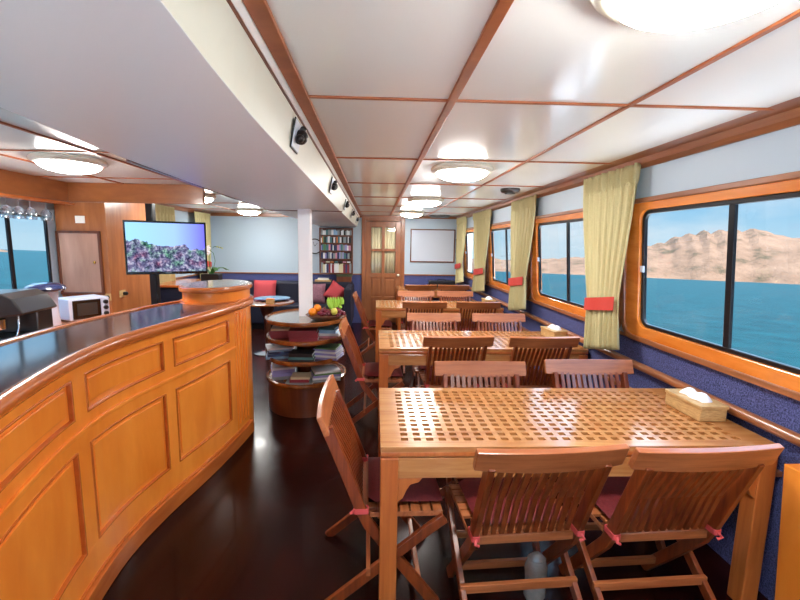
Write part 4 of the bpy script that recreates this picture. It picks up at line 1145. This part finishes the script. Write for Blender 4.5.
PAGES = 'paper'
def book(cx, cy, z, w, d, h, col, rz, lab, grp='books stacked on the round bookcase'):
    m_ = 'bk_' + col
    t = thing('book', lab, 'book', (cx, cy, z), rz, grp)
    e = 0.003 if h > 0.012 else 0.0015
    MB().box(-w / 2, w / 2, -d / 2, d / 2, 0, e).box(-w / 2, w / 2, -d / 2, d / 2, h - e, h).box(-w / 2, w / 2, -d / 2, -d / 2 + 0.004, e, h - e).build('cover', m_, t)
    MB().box(-w / 2 + 0.004, w / 2 - 0.004, -d / 2 + 0.005, d / 2 - 0.003, e + 0.0002, h - e - 0.0002).build('page_block', 'paper', t)
    return t
def bstack(cx, cy, z, specs, where):
    zz = z; N = len(specs)
    ordn = {1: [''], 2: ['lower', 'upper'], 3: ['bottom', 'middle', 'top'], 4: ['bottom', 'second lowest', 'third lowest', 'top'], 5: ['bottom', 'second lowest', 'middle', 'second highest', 'top'],
            6: ['bottom', 'second lowest', 'third lowest', 'third highest', 'second highest', 'top']}[N]
    for i, (w_, d_, h_, col, rz) in enumerate(specs):
        o = ordn[i]
        lab = '%s book lying %s, %s' % (col, where, o + ' of stack') if o else '%s book lying %s' % (col, where)
        book(cx + R.uniform(-.006, .006), cy + R.uniform(-.006, .006), zz, w_, d_, h_, col, rz, lab)
        zz += h_ + 0.0004
T1, T2, T3 = TZ[2] + 0.0005, TZ[1] + 0.0005, TZ[0] + 0.0005
bstack(BCX - 0.21, BCY - 0.10, T1, [(0.2, 0.22, 0.035, 'dark red', 0.1), (0.2, 0.22, 0.035, 'dark red', 0.1), (0.2, 0.2, 0.018, 'cream', 0.12)], 'left on upper shelf of round bookcase')
bstack(BCX + 0.02, BCY - 0.26, T1, [(0.25, 0.17, 0.034, 'dark red', 0.06), (0.25, 0.17, 0.034, 'dark red', 0.06), (0.25, 0.17, 0.034, 'dark red', 0.06)], 'front centre on upper shelf of round bookcase')
bstack(BCX + 0.22, BCY - 0.08, T1, [(0.22, 0.2, 0.02, 'pink', -0.1), (0.22, 0.2, 0.022, 'white', -0.1), (0.17, 0.18, 0.03, 'pale blue', -0.15), (0.16, 0.15, 0.014, 'teal', -0.15)], 'right on upper shelf of round bookcase')
bstack(BCX - 0.23, BCY - 0.12, T2, [(0.24, 0.22, 0.02, 'pale blue', 0.2), (0.24, 0.22, 0.024, 'navy', 0.25), (0.2, 0.2, 0.02, 'navy', 0.15), (0.22, 0.2, 0.018, 'pale blue', 0.3), (0.24, 0.2, 0.016, 'white', 0.35)], 'left on middle shelf of round bookcase')
bstack(BCX + 0.01, BCY - 0.28, T2, [(0.23, 0.18, 0.028, 'black', 0.03), (0.22, 0.17, 0.024, 'teal', 0.0), (0.21, 0.16, 0.03, 'black', -0.05)], 'front centre on middle shelf of round bookcase')
bstack(BCX + 0.22, BCY - 0.15, T2, [(0.24, 0.22, 0.02, 'lilac', -0.25), (0.24, 0.22, 0.018, 'white', -0.2), (0.24, 0.22, 0.02, 'lilac', -0.25), (0.23, 0.21, 0.016, 'white', -0.3), (0.22, 0.2, 0.016, 'lilac', -0.25), (0.2, 0.2, 0.012, 'green', -0.2)], 'right on middle shelf of round bookcase')
bstack(BCX - 0.21, BCY - 0.12, T3, [(0.2, 0.22, 0.03, 'grey', 0.3), (0.2, 0.22, 0.03, 'lilac', 0.3), (0.2, 0.2, 0.03, 'lilac', 0.35), (0.2, 0.2, 0.02, 'white', 0.3)], 'left on lowest shelf of round bookcase')
bstack(BCX - 0.01, BCY - 0.30, T3, [(0.24, 0.17, 0.02, 'grey', 0.0), (0.17, 0.15, 0.03, 'dark red', 0.05), (0.17, 0.15, 0.02, 'cream', 0.05)], 'front centre on lowest shelf of round bookcase')
bstack(BCX + 0.2, BCY - 0.18, T3, [(0.26, 0.2, 0.022, 'grey', 0.25), (0.26, 0.2, 0.02, 'white', 0.3), (0.26, 0.2, 0.02, 'lilac', 0.3), (0.25, 0.2, 0.016, 'green', 0.3), (0.24, 0.2, 0.018, 'white', 0.35)], 'right on lowest shelf of round bookcase')

# fruit
FX, FY, FZ = BCX + 0.20, BCY - 0.16, 0.848
t = thing('fruit_bowl', 'shallow dark wooden bowl of fruit on top of the round bookcase', 'bowl', (FX, FY, FZ))
MB().lathe([(0.09, 0), (0.13, 0.012), (0.175, 0.045), (0.18, 0.05), (0.17, 0.05), (0.125, 0.022), (0.01, 0.012)], n=40).build('bowl', 'bowl', t, smooth=True)
def fruit(name, lab, mat, c, r, sz=1.0):
    t = thing(name, lab, 'fruit', (FX + c[0], FY + c[1], FZ + c[2]))
    MB().ball((0, 0, 0), r, 20, sz).build('skin', mat, t, smooth=True)
    MB().lathe([(0.003, r * sz - 0.003), (0.002, r * sz + 0.008)], n=8).build('stalk', 'leaf', t)
fruit('orange_fruit', 'orange at the left end of the fruit bowl', 'orange', (-0.115, -0.03, 0.075), 0.036)
fruit('orange_fruit', 'orange lying on top, second from the left in the fruit bowl', 'orange', (-0.075, 0.02, 0.105), 0.035)
fruit('orange_fruit', 'orange low at the back left of the fruit bowl', 'orange', (-0.10, 0.06, 0.07), 0.033)
fruit('pear', 'pale yellow-green pear on the right side of the fruit bowl', 'apple', (0.09, -0.07, 0.088), 0.03, 1.15)
def bunch(name, lab, c, n, seed):
    q = random.Random(seed); b = MB()
    for i in range(n):
        a = q.uniform(0, 6.28); rr = q.uniform(0, 1) ** 0.5
        b.ball((c[0] + 0.065 * rr * math.cos(a), c[1] + 0.05 * rr * math.sin(a), c[2] + q.uniform(0, 0.06) * (1.2 - rr)), q.uniform(0.013, 0.016), 10)
    t = thing(name, lab, 'grapes', (FX, FY, FZ)); b.build('berries', 'grape', t, smooth=True)
    MB().tube([(c[0], c[1], c[2] + 0.03), (c[0] + 0.01, c[1], c[2] + 0.08), (c[0] + 0.02, c[1], c[2] + 0.1)], 0.003, 6).build('stem', 'leaf', t)
bunch('grape_bunch', 'dark red bunch of grapes in the middle of the fruit bowl', (0.0, -0.03, 0.055), 60, 3)
bunch('grape_bunch', 'dark red bunch of grapes at the right rim of the fruit bowl', (0.115, 0.0, 0.05), 34, 5)
t = thing('banana_bunch', 'upright green banana bunch at the back right of the fruit bowl', 'bananas', (FX + 0.09, FY + 0.06, FZ + 0.05))
for i in range(7):
    a = -0.75 + i * 0.25
    MB().tube([(0.10 * math.sin(a) * math.sin(q_ * 1.9), (0.012 * (i % 3) - 0.015) * q_, 0.15 * q_ + 0.005) for q_ in (0, 0.2, 0.4, 0.6, 0.8, 1.0)], [0.008, 0.016, 0.02, 0.019, 0.014, 0.004], 8).build('banana', 'banana', t, smooth=True)

# ---------------------------------------------------------------- outside: sea and dry islands (the ship lists a little)
def TP(x, y, z): return (x, y, z - 3.0 - (20.0 * y + 0.028 * 410 * x) / 410.0)
S = 9000
sea = MB().add([TP(-S, -S, 0), TP(S, -S, 0), TP(S, S, 0), TP(-S, S, 0)], [(0, 1, 2, 3)]).build('sea_water', 'sea')
tag(sea, 'turquoise open sea outside the windows', 'sea', kind='stuff')
def island(name, lab, prof, d0, d1, seed, scale=1.0):
    """prof: (azimuth from the bow in degrees, crest height in metres)"""
    q = random.Random(seed); vs = []; fs = []; na, nd = 240, 36
    wob = [(q.uniform(0.15, 0.9), q.uniform(0, 6.28), q.uniform(0.3, 1)) for _ in range(8)]
    wd2 = [(q.uniform(1, 5), q.uniform(0, 6.28)) for _ in range(6)]
    a0, a1 = prof[0][0], prof[-1][0]
    for i in range(na + 1):
        az = a0 + (a1 - a0) * i / na; h = interp(prof, az)
        for j in range(nd + 1):
            v = j / nd; r = d0 + (d1 - d0) * v + 12 * math.sin(az * 0.9)
            sh = math.sin(min(1, v / 0.55) * math.pi / 2) ** 0.9 if v < 0.55 else math.cos((v - 0.55) / 0.45 * math.pi / 2) ** 0.7 if v < 1 else 0
            bump = sum(c * math.sin(az * a * 2.2 + p + v * 5 * a) for a, p, c in wob) * 0.012 + sum(math.sin(az * f * 1.6 + p + v * 4 * f) for f, p in wd2) * 0.012
            z = h * sh * (1 + bump) if 0 < v < 1 else -3
            A = math.radians(az); vs.append(TP(r * math.sin(A), r * math.cos(A), z))
    for i in range(na):
        for j in range(nd):
            a = i * (nd + 1) + j; fs.append((a, a + 1, a + nd + 2, a + nd + 1))
    o = MB().add(vs, fs).build(name, 'hill', smooth=True)
    return tag(o, lab, 'island')
island('island', 'bare tan hilly island across the water outside the right windows',
       [(8, 0), (11, 26), (15, 40), (18, 34), (22, 42), (25, 46), (27, 48), (30, 60), (34, 82), (36, 100), (39, 120), (41, 126), (44, 120), (46, 102), (50, 96), (60, 120), (75, 60), (85, 0)], 900, 1700, 11)
island('island', 'low tan headland on the water outside the left window', [(-75, 40), (-60, 90), (-52, 100), (-46, 60), (-43.3, 42), (-42.2, 10), (-40.5, 0)], 900, 1500, 12)
